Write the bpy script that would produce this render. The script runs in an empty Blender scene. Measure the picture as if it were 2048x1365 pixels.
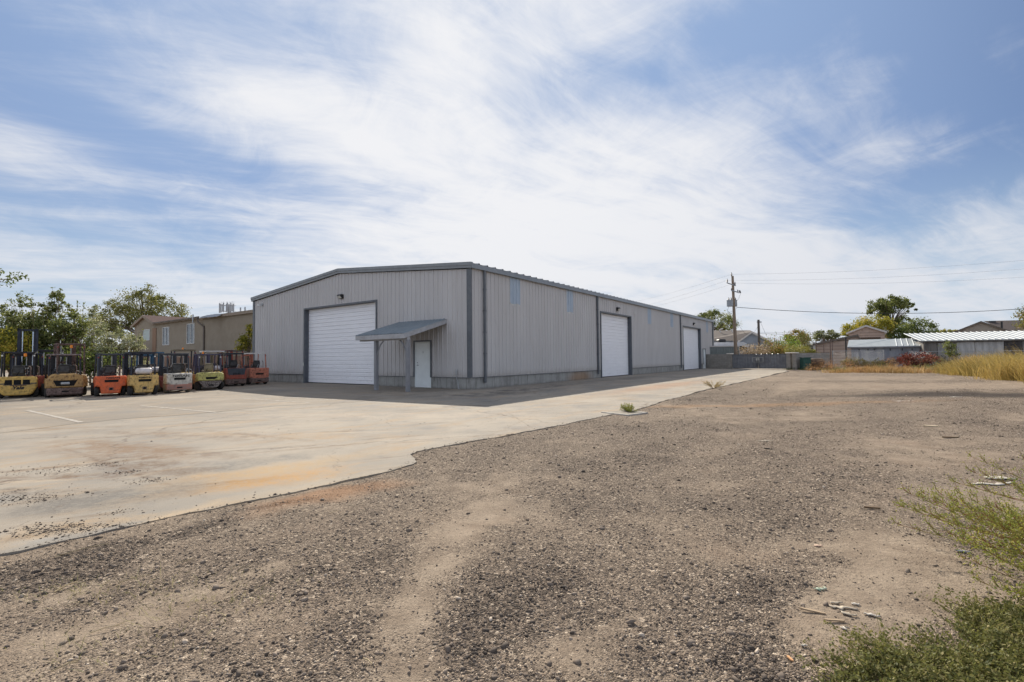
import bpy, math, random
import numpy as np
from mathutils import Vector, Matrix
random.seed(7); RNG = np.random.default_rng(11)
D = bpy.data; SC = bpy.context.scene; COL = SC.collection
PI = math.pi

# ------------------------------------------------------------------ camera
FPX, PITCH, ROLL, CAMH = 961.93, 0.03551, -0.00983, 1.4
F = Vector((0, math.cos(PITCH), math.sin(PITCH))); R0 = Vector((1, 0, 0)); U0 = R0.cross(F)
RR = math.cos(ROLL)*R0 + math.sin(ROLL)*U0; UU = -math.sin(ROLL)*R0 + math.cos(ROLL)*U0
cam = D.objects.new('camera', D.cameras.new('camera')); COL.objects.link(cam)
cam.data.sensor_width = 36; cam.data.lens = 36*FPX/2048; cam.data.clip_end = 6000; cam.data.clip_start = .05
M = Matrix((RR, UU, -F)).transposed().to_4x4(); M.translation = (0, 0, CAMH); cam.matrix_world = M
SC.camera = cam
def ray(x, y): return F*FPX + RR*(x-1024) + UU*(682.5-y)
def P(x, y, Y):                       # a point of the place at distance Y
    d = ray(x, y); t = Y/d.y; return Vector((d.x*t, Y, CAMH + d.z*t))
def G(x, y, z=0):
    d = ray(x, y); t = (z-CAMH)/d.z; return Vector((d.x*t, d.y*t, z))

# ------------------------------------------------------------------ node helpers
class N:
    def __init__(s, tree): s.t = tree; s.n = tree.nodes; s.l = tree.links
    def new(s, ty, **kw):
        n = s.n.new(ty)
        for k, v in kw.items(): setattr(n, k, v)
        return n
    def put(s, sock, v):
        if isinstance(v, bpy.types.NodeSocket): s.l.new(v, sock)
        elif isinstance(v, (tuple, list)) and sock.type == 'RGBA': sock.default_value = (*v[:3], 1)
        else: sock.default_value = v
    def math(s, op, a, b=0., c=0., clamp=False):
        n = s.new('ShaderNodeMath', operation=op, use_clamp=clamp)
        for i, v in enumerate((a, b, c)): s.put(n.inputs[i], v)
        return n.outputs[0]
    def mix(s, f, a, b, mode='MIX'):
        n = s.new('ShaderNodeMix', data_type='RGBA', blend_type=mode, clamp_factor=True)
        s.put(n.inputs[0], f); s.put(n.inputs[6], a); s.put(n.inputs[7], b); return n.outputs[2]
    def noise(s, v, scale, detail=4, rough=.55, dist=0., out=0):
        n = s.new('ShaderNodeTexNoise'); s.put(n.inputs['Vector'], v)
        n.inputs['Scale'].default_value = scale; n.inputs['Detail'].default_value = detail
        n.inputs['Roughness'].default_value = rough; n.inputs['Distortion'].default_value = dist
        return n.outputs[out]
    def voro(s, v, scale, out='Distance', feature='F1', rnd=1.):
        n = s.new('ShaderNodeTexVoronoi', feature=feature); s.put(n.inputs['Vector'], v)
        n.inputs['Scale'].default_value = scale; n.inputs['Randomness'].default_value = rnd
        return n.outputs[out]
    def voro2(s, v, scale):
        n = s.new('ShaderNodeTexVoronoi'); s.put(n.inputs['Vector'], v); n.inputs['Scale'].default_value = scale; return n.outputs['Color'], n.outputs['Distance']
    def step(s, v, a, b, smooth=True):
        n = s.new('ShaderNodeMapRange', interpolation_type='SMOOTHSTEP' if smooth else 'LINEAR')
        s.put(n.inputs[0], v); n.inputs[1].default_value = a; n.inputs[2].default_value = b; return n.outputs[0]
    def mapping(s, v, loc=(0,0,0), rot=(0,0,0), sc=(1,1,1), ty='POINT'):
        n = s.new('ShaderNodeMapping', vector_type=ty); s.put(n.inputs[0], v)
        n.inputs[1].default_value = loc; n.inputs[2].default_value = rot; n.inputs[3].default_value = sc; return n.outputs[0]
    def coord(s, out='Object'): return s.new('ShaderNodeTexCoord').outputs[out]
    def sep(s, v):
        n = s.new('ShaderNodeSeparateXYZ'); s.put(n.inputs[0], v); return n.outputs
    def comb(s, x, y, z=0.):
        n = s.new('ShaderNodeCombineXYZ')
        for i, v in enumerate((x, y, z)): s.put(n.inputs[i], v)
        return n.outputs[0]
    def attr(s, name):
        n = s.new('ShaderNodeAttribute', attribute_name=name); return n.outputs['Fac']
    def bump(s, h, strength=.3, dist=.01, normal=None):
        n = s.new('ShaderNodeBump'); n.inputs['Strength'].default_value = strength; n.inputs['Distance'].default_value = dist
        s.put(n.inputs['Height'], h)
        if normal is not None: s.put(n.inputs['Normal'], normal)
        return n.outputs[0]
    def blob(s, xy, cx, cy, rx, ry, rot=0., soft=.5):   # elliptical stain mask 0..1; xy = separated sockets
        dx = s.math('SUBTRACT', xy[0], cx); dy = s.math('SUBTRACT', xy[1], cy); c, n_ = math.cos(rot), math.sin(rot)
        a = s.math('DIVIDE', s.math('ADD', s.math('MULTIPLY', dx, c), s.math('MULTIPLY', dy, n_)), rx)
        b = s.math('DIVIDE', s.math('SUBTRACT', s.math('MULTIPLY', dy, c), s.math('MULTIPLY', dx, n_)), ry)
        r = s.math('SQRT', s.math('ADD', s.math('MULTIPLY', a, a), s.math('MULTIPLY', b, b)))
        return s.step(r, 1+soft, 1-soft)

def newmat(name):
    m = D.materials.new(name); m.use_nodes = True; t = N(m.node_tree); b = m.node_tree.nodes['Principled BSDF']
    return m, t, b
MATS = {}
def mat(name, c1, c2=None, scale=3., rough=.7, metal=0., c3=None, scale3=.6, amt3=.5, bump=0., bscale=40., stretch=(1,1,1), trans=0., spec=.4, lo=.35, hi=.65, tint=0.):
    if name in MATS: return MATS[name]
    m, t, b = newmat(name); v = t.mapping(t.coord(), sc=stretch)
    c = c1
    if c2: c = t.mix(t.step(t.noise(v, scale, 6, .6), lo, hi), c1, c2)
    if c3: c = t.mix(t.math('MULTIPLY', t.step(t.noise(v, scale3, 5, .65), .5, .62), amt3), c, c3)
    if tint: 
        f = t.attr('tint'); c = t.mix(t.math('MULTIPLY', t.math('ABSOLUTE', t.math('SUBTRACT', f, .5)), 2*tint), c, t.mix(t.math('GREATER_THAN', f, .5), (0.01,.01,.01), (.75,.72,.62)))
    t.put(b.inputs['Base Color'], c); b.inputs['Roughness'].default_value = rough; b.inputs['Metallic'].default_value = metal
    b.inputs['Specular IOR Level'].default_value = spec
    if bump: t.put(b.inputs['Normal'], t.bump(t.noise(v, bscale, 3), bump, .01))
    MATS[name] = m; return m
def leafmat(name, cols, trans=.35, tc=(.27,.29,.07)):
    m, t, b = newmat(name); r = t.new('ShaderNodeValToRGB'); t.put(r.inputs[0], t.attr('tint'))
    e = r.color_ramp.elements
    while len(e) < len(cols): e.new(.5)
    for i, c in enumerate(cols): e[i].position = i/(len(cols)-1); e[i].color = (*[min(.8, q*1.45) for q in c], 1)
    t.put(b.inputs['Base Color'], r.outputs[0]); b.inputs['Roughness'].default_value = .6; b.inputs['Specular IOR Level'].default_value = .25
    tr = t.new('ShaderNodeBsdfTranslucent'); t.put(tr.inputs[0], t.mix(.5, r.outputs[0], tc, 'MIX'))
    mx = t.new('ShaderNodeMixShader'); mx.inputs[0].default_value = trans
    t.l.new(b.outputs[0], mx.inputs[1]); t.l.new(tr.outputs[0], mx.inputs[2]); t.l.new(mx.outputs[0], t.n['Material Output'].inputs[0])
    return m

# ------------------------------------------------------------------ mesh helpers
class MB:
    def __init__(s): s.v = []; s.f = []
    def add(s, vs, fs):
        k = len(s.v); s.v += [tuple(v) for v in vs]; s.f += [tuple(i+k for i in f) for f in fs]; return s
    def box(s, x0, x1, y0, y1, z0, z1):
        vs = [(x, y, z) for z in (z0, z1) for y in (y0, y1) for x in (x0, x1)]
        return s.add(vs, [(0,2,3,1), (4,5,7,6), (0,1,5,4), (2,6,7,3), (0,4,6,2), (1,3,7,5)])
    def bbox(s, x0, x1, y0, y1, z0, z1, r=.03):      # box with chamfered edges
        vs = []; 
        import itertools
        for sx, sy, sz in itertools.product((0,1), repeat=3):
            X = (x0, x1)[sx]; Y = (y0, y1)[sy]; Z = (z0, z1)[sz]; dx = r*(1-2*sx); dy = r*(1-2*sy); dz = r*(1-2*sz)
            vs += [(X, Y+dy, Z+dz), (X+dx, Y, Z+dz), (X+dx, Y+dy, Z)]
        bm_hull(s, vs); return s
    def poly(s, pts): return s.add(pts, [tuple(range(len(pts)))])
    def prism(s, pts, off):                          # polygon extruded by a vector
        n = len(pts); off = Vector(off); a = [Vector(p) for p in pts]
        return s.add(a+[p+off for p in a], [tuple(range(n))[::-1], tuple(range(n, 2*n))]+[(i, (i+1)%n, (i+1)%n+n, i+n) for i in range(n)])
    def tube(s, path, r, n=6, cap=True):
        path = [Vector(p) for p in path]; rs = r if isinstance(r, (list, tuple)) else [r]*len(path); rings = []; up0 = None
        for i, p in enumerate(path):
            d = (path[min(i+1, len(path)-1)]-path[max(i-1, 0)]).normalized()
            a = d.cross(Vector((0,0,1)) if abs(d.z) < .9 else Vector((1,0,0))).normalized()
            if up0 is not None:
                a = (up0 - d*up0.dot(d)).normalized()
            up0 = a; b = d.cross(a)
            rings.append([p+(a*math.cos(2*PI*k/n)+b*math.sin(2*PI*k/n))*rs[i] for k in range(n)])
        vs = [q for rg in rings for q in rg]; fs = []
        for i in range(len(path)-1):
            for k in range(n): fs.append((i*n+k, i*n+(k+1)%n, (i+1)*n+(k+1)%n, (i+1)*n+k))
        if cap: fs += [tuple(range(n))[::-1], tuple(range((len(path)-1)*n, len(path)*n))]
        return s.add(vs, fs)
    def cyl(s, p, q, r, n=16, r2=None): return s.tube([p, q], [r, r if r2 is None else r2], n)
    def lathe(s, c, prof, axis='z', n=16):           # prof: (radius, height)
        vs = []
        for r, h in prof:
            for k in range(n):
                a = 2*PI*k/n; x, y = r*math.cos(a), r*math.sin(a)
                q = {'z': (x, y, h), 'x': (h, x, y), 'y': (x, h, y)}[axis]; vs.append(Vector(c)+Vector(q))
        m = len(prof); fs = [(i*n+k, i*n+(k+1)%n, (i+1)*n+(k+1)%n, (i+1)*n+k) for i in range(m-1) for k in range(n)]
        fs += [tuple(range(n))[::-1], tuple(range((m-1)*n, m*n))]
        return s.add(vs, fs)
    def build(s, name, m, parent=None, smooth=False, tint=None):
        me = D.meshes.new(name); me.from_pydata(s.v, [], s.f); me.update()
        import bmesh
        bm = bmesh.new(); bm.from_mesh(me); bmesh.ops.recalc_face_normals(bm, faces=bm.faces); bm.to_mesh(me); bm.free()
        if smooth: me.polygons.foreach_set('use_smooth', [True]*len(me.polygons))
        me.materials.append(m); o = D.objects.new(name, me); COL.objects.link(o)
        if parent: o.parent = parent
        return o
def bm_hull(mb, vs):
    import bmesh
    bm = bmesh.new()
    for v in vs: bm.verts.new(v)
    r = bmesh.ops.convex_hull(bm, input=bm.verts); bm.verts.index_update()
    mb.add([v.co.copy() for v in bm.verts], [tuple(v.index for v in f.verts) for f in bm.faces]); bm.free()
def npmesh(name, V, Fc, m, parent=None, tint=None, smooth=False):   # V (n,3), Fc (k,c) arrays
    me = D.meshes.new(name); k, c = Fc.shape
    me.vertices.add(len(V)); me.vertices.foreach_set('co', V.astype(np.float32).ravel())
    me.loops.add(k*c); me.loops.foreach_set('vertex_index', Fc.astype(np.int32).ravel())
    me.polygons.add(k); me.polygons.foreach_set('loop_start', np.arange(0, k*c, c, dtype=np.int32))
    try: me.polygons.foreach_set('loop_total', np.full(k, c, dtype=np.int32))
    except Exception: pass
    if smooth: me.polygons.foreach_set('use_smooth', np.ones(k, dtype=bool))
    me.update(calc_edges=True)
    if tint is not None:
        a = me.attributes.new('tint', 'FLOAT', 'POINT'); a.data.foreach_set('value', tint.astype(np.float32))
    me.materials.append(m); o = D.objects.new(name, me); COL.objects.link(o)
    if parent: o.parent = parent
    return o
def tag(o, label=None, cat=None, group=None, kind=None):
    for k, v in (('label', label), ('category', cat), ('group', group), ('kind', kind)):
        if v: o[k] = v
    return o
def empty(name, loc, rz=0, label=None, cat=None, group=None):
    o = D.objects.new(name, None); COL.objects.link(o); o.location = loc; o.rotation_euler = (0, 0, rz)
    o.empty_display_size = .2; return tag(o, label, cat, group)
def text(s, name, size, m, parent, loc, rot, w=None, bold=.0, ext=.004, shear=0.):
    c = D.curves.new('lettering', 'FONT'); c.body = s; c.size = size; c.extrude = ext; c.offset = bold; c.align_x = 'CENTER'; c.align_y = 'CENTER'; c.shear = shear
    t = D.objects.new('lettering', c); COL.objects.link(t); bpy.context.view_layer.update()
    me = D.meshes.new_from_object(t.evaluated_get(bpy.context.evaluated_depsgraph_get())); D.objects.remove(t)
    me.materials.clear(); me.materials.append(m); o = D.objects.new(name, me); COL.objects.link(o); o.parent = parent
    o.location = loc; o.rotation_euler = rot
    if w:
        xs = [v.co.x for v in me.vertices]; o.scale.x = w/(max(xs)-min(xs))
    return o

# ------------------------------------------------------------------ world: daylight sky with cirrus
SUN_EL, SUN_AZ = math.radians(36.6), math.radians(-8.0)     # azimuth from +Y towards +X
def make_world():
    w = D.worlds.new('World'); SC.world = w; w.use_nodes = True; t = N(w.node_tree)
    bg = w.node_tree.nodes['Background']; bg.inputs[1].default_value = .078
    sky = t.new('ShaderNodeTexSky', sky_type='NISHITA'); sky.sun_disc = False; sky.sun_elevation = SUN_EL; sky.sun_rotation = SUN_AZ
    sky.air_density = 1.0; sky.dust_density = .6; sky.ozone_density = 1.5
    g = t.coord('Generated'); x, y, z = t.sep(g)
    az = t.math('ARCTAN2', x, y); el = t.math('ARCSINE', z)
    zz = t.math('ADD', t.math('MAXIMUM', z, 0.), .16)
    pl = t.comb(t.math('DIVIDE', x, zz), t.math('DIVIDE', y, zz), 0.)
    warp = t.noise(pl, .6, 2, .5, 0, 1)
    wv = t.new('ShaderNodeVectorMath', operation='MULTIPLY_ADD'); t.put(wv.inputs[0], warp); wv.inputs[1].default_value = (.8,.8,0); t.put(wv.inputs[2], pl); wv = wv.outputs[0]
    s1 = t.mapping(wv, rot=(0, 0, math.radians(42)), sc=(2.1, .75, 1), ty='TEXTURE')
    s2 = t.mapping(wv, loc=(3, 1, 0), rot=(0, 0, math.radians(24)), sc=(2.6, .55, 1), ty='TEXTURE')
    n1 = t.noise(s1, 1.15, 6, .56, .15); n2 = t.noise(s2, 1.7, 8, .64, .5); n3 = t.noise(wv, 3.6, 6, .66, .9)
    def azel(px, py):
        d = ray(px, py).normalized(); return math.atan2(d.x, d.y), math.asin(d.z)
    cov = t.math('ADD', t.math('MULTIPLY', t.math('SUBTRACT', n1, .5), 1.9), t.math('MULTIPLY', t.math('SUBTRACT', n2, .5), 1.35))
    cov = t.math('ADD', cov, t.math('MULTIPLY', t.math('SUBTRACT', n3, .5), .95))
    cov = t.math('ADD', cov, .60)
    f1 = t.noise(t.mapping(wv, loc=(5, 2, 0), rot=(0, 0, math.radians(33)), sc=(1.8, .34, 1), ty='TEXTURE'), 2.4, 7, .68, .9); cov = t.math('ADD', cov, t.math('MULTIPLY', t.math('SUBTRACT', f1, .5), .55))
    # broad placement of the cloud banks and of the clear patches
    for px, py, rx, ry, rot, a in [(1050, 330, .50, .16, 0, .36), (500, 215, .36, .075, -.30, .30), (1500, 470, .55, .07, -.02, .12), (880, 30, .28, .13, 0, .35),
                                   (1350, 370, .30, .12, -.1, .22), (60, 310, .09, .035, -.1, .35), (1024, 620, 1.5, .10, 0, .10), (900, 470, .5, .07, 0, .18),
                                   (2000, 130, .32, .36, 0, -.80), (1640, 60, .17, .16, 0, -.28), (2045, 370, .15, .10, 0, -.45), (1880, 300, .10, .03, .1, .2), (1650, 260, .25, .10, .2, .22), (1980, 500, .25, .08, .1, .25), (430, 330, .28, .034, -.10, -.52), (90, 140, .32, .17, -.3, -.44), (40, 420, .22, .05, 0, -.30),
                                   (130, 60, .16, .12, 0, -.12), (1330, 130, .24, .06, .1, -.42), (1850, 560, .40, .10, 0, .55), (1950, 450, .10, .03, .35, .25), (1720, 320, .12, .03, .1, .2), (1600, 300, .14, .04, .1, -.15), (600, 60, .13, .06, -.3, -.15)]:
        A, E_ = azel(px, py); cov = t.math('ADD', cov, t.math('MULTIPLY', t.blob((az, el), A, E_, rx, ry, rot, .85), a))
    cov = t.step(cov, -.12, 1.22)
    # thin-cloud colour: brighter close to the sun, raised again opposite it
    sd = (math.sin(SUN_AZ)*math.cos(SUN_EL), math.cos(SUN_AZ)*math.cos(SUN_EL), math.sin(SUN_EL))
    dt = t.new('ShaderNodeVectorMath', operation='DOT_PRODUCT'); t.put(dt.inputs[0], g); dt.inputs[1].default_value = sd; dt = dt.outputs['Value']
    near = t.step(dt, .6, 1.); 
    cc = t.mix(near, (7.0, 7.2, 7.7), (8.3, 8.35, 8.6))
    cc = t.mix(t.step(dt, .3, -.4), cc, (10.6, 11.6, 13.6))  # unseen sky behind the camera, brightened to fill the shaded walls
    skyc = t.mix(1., sky.outputs[0], (.62, .66, .78), 'MULTIPLY')
    # keep the veil of blue close to the sun from burning out
    lum = t.mix(t.step(dt, .45, .98), skyc, (2.9, 4.1, 6.4))
    lum = t.mix(t.step(el, .34, .0), lum, (4.3, 5.6, 7.0))
    col = t.mix(cov, lum, cc)
    t.put(bg.inputs[0], col)
make_world()
sun = D.objects.new('sun', D.lights.new('sun', 'SUN')); COL.objects.link(sun)
sun.data.energy = 5.0; sun.data.angle = math.radians(.6); sun.data.color = (1, .915, .78)
sv = Vector((math.sin(SUN_AZ)*math.cos(SUN_EL), math.cos(SUN_AZ)*math.cos(SUN_EL), math.sin(SUN_EL)))
sun.rotation_euler = sv.to_track_quat('Z', 'Y').to_euler(); sun.location = sv*80
vs = SC.view_settings; vs.view_transform = 'Standard'; vs.look = 'None'; vs.exposure = .45; vs.gamma = 1; vs.use_curve_mapping = False
SC.cycles.max_bounces = 5; SC.cycles.use_adaptive_sampling = True; SC.cycles.adaptive_threshold = .025; SC.cycles.transparent_max_bounces = 8
try: SC.cycles.use_denoising = True; SC.cycles.denoising_prefilter = 'ACCURATE'; SC.cycles.denoising_input_passes = 'RGB_ALBEDO_NORMAL'
except Exception: pass
#==PART2==
# ------------------------------------------------------------------ ground, pavement
EDGE = [(-14,-4),(-9,0),(-6,1.9),(-4.4,3.05),(-3.77,3.58),(-3.6,3.78),(-3.44,3.94),(-3.23,4.21),(-3.02,4.5),(-2.72,4.8),(-2.39,5.11),(-2.07,5.47),(-1.71,5.92),(-1.33,6.5),(-1.31,6.62),(-1.38,6.85),(-1.52,7.15),
        (-1.45,7.38),(-1.02,7.86),(.1,9.04),(1.21,10.31),(2.3,11.7),(2.55,11.95),(3.42,13.04),(4.76,15.23),(6.47,17.7),(8.47,20.73),(9.86,22.53),(12.1,25.58),(17.2,32.69),(24.6,42.91),(27.0,47.6),(31,53),(45,75)]
def rough_line(pts, step=.05, amp=.02, seed=3):
    r = random.Random(seed); out = []
    for (x0, y0), (x1, y1) in zip(pts[:-1], pts[1:]):
        L = math.hypot(x1-x0, y1-y0); n = max(1, int(L/(step if y0 < 16 else .5)))
        nx, ny = -(y1-y0)/L, (x1-x0)/L
        for i in range(n):
            t = i/n; a = (amp if y0 < 16 else .07)*(r.gauss(0, .35)+math.sin(i*.37+x0*9)*.7+math.sin(i*.11+y0*5)*1.1)*min(1, i/3, (n-i)/3); out.append((x0+(x1-x0)*t+nx*a, y0+(y1-y0)*t+ny*a))
    return out+[pts[-1]]
EDGE_R = rough_line(EDGE)
E_A = np.array(EDGE)
def edge_dist(X, Y):                 # signed distance to the pavement edge, positive on the gravel
    best = np.full(X.shape, 1e9); sg = np.zeros(X.shape)
    for (x0, y0), (x1, y1) in zip(EDGE[:-1], EDGE[1:]):
        dx, dy = x1-x0, y1-y0; L2 = dx*dx+dy*dy; t = np.clip(((X-x0)*dx+(Y-y0)*dy)/L2, 0, 1)
        d = np.hypot(X-x0-t*dx, Y-y0-t*dy); c = dx*(Y-y0)-dy*(X-x0); m = d < best-1e-9
        best = np.where(m, d, best); sg = np.where(m, -np.sign(c), sg)
    return best*sg
PERM = np.random.default_rng(5).random((256, 256))
def vnoise(X, Y, s):
    x = X*s+200.3; y = Y*s+311.7; xi = np.floor(x).astype(int); yi = np.floor(y).astype(int); fx = x-xi; fy = y-yi
    fx = fx*fx*(3-2*fx); fy = fy*fy*(3-2*fy); g = lambda a, b: PERM[a % 256, b % 256]
    return (g(xi, yi)*(1-fx)+g(xi+1, yi)*fx)*(1-fy)+(g(xi, yi+1)*(1-fx)+g(xi+1, yi+1)*fx)*fy
DUST_B = []
def _db(px, py, rx, ry, rot, a, p=2.): q = G(px, py); DUST_B.append((q.x, q.y, rx, ry, rot, a))
# pale worn tracks and sandy patches
_db(850, 1290, .20, .45, 0, .85); _db(880, 1170, .17, .45, -.05, .55); _db(930, 1040, .3, 1.0, -.1, .2); _db(1000, 960, .4, 1.6, -.25, .3); _db(1820, 1130, .75, .60, 0, .95); _db(1640, 1230, .42, .22, 0, .75); _db(1720, 1180, .5, .4, 0, .5); _db(1930, 1020, 1.1, .7, .2, .55)
_db(1700, 1300, .3, .25, 0, .7); _db(1980, 900, 1.8, 1.0, 0, .35); _db(1900, 770, 9, 2.2, 0, .7); _db(1750, 757, 9, 2.5, 0, .5); _db(330, 1210, .45, .10, .55, .5); _db(480, 1150, .5, .12, .5, .45); _db(120, 1270, .3, .10, .5, .3); _db(360, 1070, .35, .07, .75, .35); _db(1180, 1290, .22, .16, 0, .4); _db(1230, 1235, .25, .05, .4, .35); _db(40, 1200, .22, .12, .6, .4)
# dark loose gravel
_db(120, 1130, .5, .18, .6, -1.1); _db(330, 1070, .6, .14, .7, -1.0); _db(20, 1160, .45, .2, .5, -1.0); _db(520, 1020, .5, .10, .8, -.7); _db(560, 1180, .5, .22, .2, -.25); _db(700, 1130, .4, .35, .3, -.35); _db(1620, 1130, .42, .20, .5, -.85); _db(1510, 1200, .22, .35, -.3, -.45); _db(1560, 1330, .25, .2, 0, -.5); _db(1060, 1150, .35, .5, -.2, -.15); _db(1300, 1010, 1.0, .25, .2, -.3)
_db(1400, 800, 1.8, .8, .8, -.5); _db(1500, 850, 3., .5, .15, -.25); _db(1250, 920, 1.6, .4, .2, -.2); _db(1800, 900, 1.6, .2, .1, -.35); _db(600, 1300, .6, .25, .1, -.3)
def dustf(X, Y):
    c, s_ = math.cos(.95), math.sin(.95); U = X*c+Y*s_; W_ = -X*s_+Y*c
    d = .45+(vnoise(U*.35, W_*1.5, .9)-.5)*.55+(vnoise(X, Y, .8)-.5)*.35+(vnoise(X, Y, 2.6)-.5)*.38+(vnoise(X, Y, 6.5)-.5)*.30
    wx = X+(vnoise(X, Y, 1.4)-.5)*.35+(vnoise(X, Y, 4.)-.5)*.14; wy = Y+(vnoise(X+9, Y, 1.4)-.5)*.35+(vnoise(X+5, Y, 4.)-.5)*.14
    for (cx, cy, rx, ry, rot, a) in DUST_B:
        k, m_ = math.cos(rot), math.sin(rot); dx, dy = wx-cx, wy-cy; r = np.sqrt(((dx*k+dy*m_)/rx)**2+((dy*k-dx*m_)/ry)**2); d = d+a*.8*np.clip(1.6-r, 0, 1)**1.0*np.clip(2*(1.6-r), 0, 1)
    return np.clip(d, 0, 1)
def gheight(X, Y):
    d = edge_dist(X, Y); near = np.exp(-np.hypot(X, Y)/60.)
    h = (vnoise(X, Y, .35)-.5)*.10 + (vnoise(X, Y, 1.1)-.5)*.045 + (vnoise(X, Y, 3.1)-.5)*.022 + (vnoise(X, Y, 8.)-.5)*.010
    h = h*(.25+.75*near)
    b = np.exp(-((d-.35)/.35)**2)*.016*(vnoise(X, Y, 1.7)*1.4)
    ramp = np.clip(d/1.5, 0, 1)
    z = -.016 + h*ramp*(Y < 60) + b + (vnoise(X, Y, 5.)-.5)*.018*np.exp(-np.abs(d)/.5) - .045*np.clip((-.03-d)/.08, 0, 1)
    z -= .1*np.clip((-.15-d)/.3, 0, 1)
    m = np.exp(-(((X-16.0)/2.4)**2+((Y-17.2)/.7)**2))*.16*(.6+.6*vnoise(X, Y, 2.)); z += m
    m2 = np.exp(-(((X-6.2)/2.6)**2+((Y-15.6)/1.0)**2))*.05*vnoise(X, Y, 2.); z += m2*np.clip(d/1., 0, 1)
    return z
def make_ground():
    n = 420; s = np.linspace(-1, 1, n); gx = 2.2*np.sinh(s*6.9)+.5; gy = 2.2*np.sinh(s*6.9)+4.
    X, Y = np.meshgrid(gx, gy); Z = gheight(X, Y); V = np.stack([X.ravel(), Y.ravel(), Z.ravel()], 1)
    i = np.arange(n*n).reshape(n, n); Fc = np.stack([i[:-1,:-1].ravel(), i[:-1,1:].ravel(), i[1:,1:].ravel(), i[1:,:-1].ravel()], 1)
    m, t, b = newmat('gravel_ground'); v = t.coord(); xy = t.sep(v)
    wv = t.new('ShaderNodeVectorMath', operation='MULTIPLY_ADD'); t.put(wv.inputs[0], t.noise(v, 1.3, 3, .5, 0, 1)); wv.inputs[1].default_value = (.7,.7,0); t.put(wv.inputs[2], v); w = t.sep(wv.outputs[0])
    w = (t.math('SUBTRACT', w[0], .35), t.math('SUBTRACT', w[1], .35))
    mid = t.noise(v, 2.2, 5, .65); fine = t.noise(v, 22., 4, .7)
    dust = t.math('ADD', t.attr('tint'), t.math('MULTIPLY', t.math('SUBTRACT', fine, .5), .5))
    # pebbles: three sizes, each stone with its own tone
    (c1, d1), (c2, d2), (c3, d3) = t.voro2(v, 55.), t.voro2(v, 120.), t.voro2(v, 22.)
    s1, s2, s3 = t.sep(c1), t.sep(c2), t.sep(c3)
    def tone(s): 
        r = t.new('ShaderNodeValToRGB'); t.put(r.inputs[0], s); e = r.color_ramp.elements
        for _ in range(3): e.new(.5)
        for k, (p, c) in enumerate([(0, (.048,.039,.032)), (.35, (.122,.097,.077)), (.62, (.19,.15,.118)), (.85, (.275,.215,.163)), (1, (.55,.46,.36))]): e[k].position = p; e[k].color = (*c, 1)
        return r.outputs[0]
    peb = t.mix(t.step(s1[1], .55, .6), tone(s2[0]), tone(s1[0]))
    big3 = t.math('MULTIPLY', t.math('GREATER_THAN', s3[1], .86), t.step(d3, .42, .34)); peb = t.mix(big3, peb, tone(t.math('ADD', t.math('MULTIPLY', s3[0], .8), .2)))
    dirt = t.mix(t.step(t.noise(v, 3.1, 5, .6), .3, .7), (.205,.160,.120), (.305,.247,.188))
    dirt = t.mix(t.math('MULTIPLY', t.step(t.noise(v, .9, 3), .52, .75), .5), dirt, (.22,.155,.11))
    dm = t.step(t.math('ADD', dust, t.math('MULTIPLY', t.math('SUBTRACT', s2[2], .5), .6)), .28, .98)
    col = t.mix(t.math('MULTIPLY', dm, .93), peb, dirt)
    gr = t.noise(v, 210., 2, .6); col = t.mix(t.step(gr, .25, .75), t.mix(1., col, (.72,.72,.72), 'MULTIPLY'), t.mix(1., col, (1.22,1.2,1.18), 'MULTIPLY'))
    p = G(1930, 792); q_ = t.blob(w, p.x-.3, p.y+.1, 4.2, .62, -.04, .6); col = t.mix(t.math('MULTIPLY', q_, .95), col, (.055,.044,.037))
    for px_, py_, rx_, ry_, a_ in ((1420, 788, 1.6, .5, .6), (1320, 815, .8, .3, .6), (1500, 812, 3., .35, .35), (1250, 1000, 1.3, .25, .3), (1700, 840, 2.5, .3, .3)):
        p = G(px_, py_); q_ = t.math('MULTIPLY', t.blob(w, p.x, p.y, rx_, ry_, .15, .8), t.step(mid, .38, .6)); col = t.mix(t.math('MULTIPLY', q_, a_), col, (.085,.07,.058))
    dk = t.step(t.attr('tint'), .22, .02); col = t.mix(t.math('MULTIPLY', dk, .35), col, t.mix(1., col, (.42,.41,.42), 'MULTIPLY'))
    # rusty soil at the pavement edge
    p = G(660, 990); rust = t.math('MULTIPLY', t.blob(w, p.x, p.y, .7, .25, .8, .6), .5); col = t.mix(rust, col, (.3,.15,.07))
    p = G(1560, 808); rust = t.math('MULTIPLY', t.blob(w, p.x, p.y, 4.5, .35, .1, .7), .5); col = t.mix(rust, col, (.32,.19,.1))
    t.put(b.inputs['Base Color'], col); b.inputs['Roughness'].default_value = .95; b.inputs['Specular IOR Level'].default_value = .15
    h2 = t.math('SUBTRACT', 1., d2)
    hh = t.math('ADD', t.math('MULTIPLY', h2, t.math('SUBTRACT', 1., t.math('MULTIPLY', dm, .85))), t.math('MULTIPLY', fine, 1.4))
    t.put(b.inputs['Normal'], t.bump(hh, .9, .012))
    o = npmesh('ground', V, Fc, m, smooth=True, tint=dustf(X, Y).ravel()); tag(o, kind='structure')
make_ground()

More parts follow.
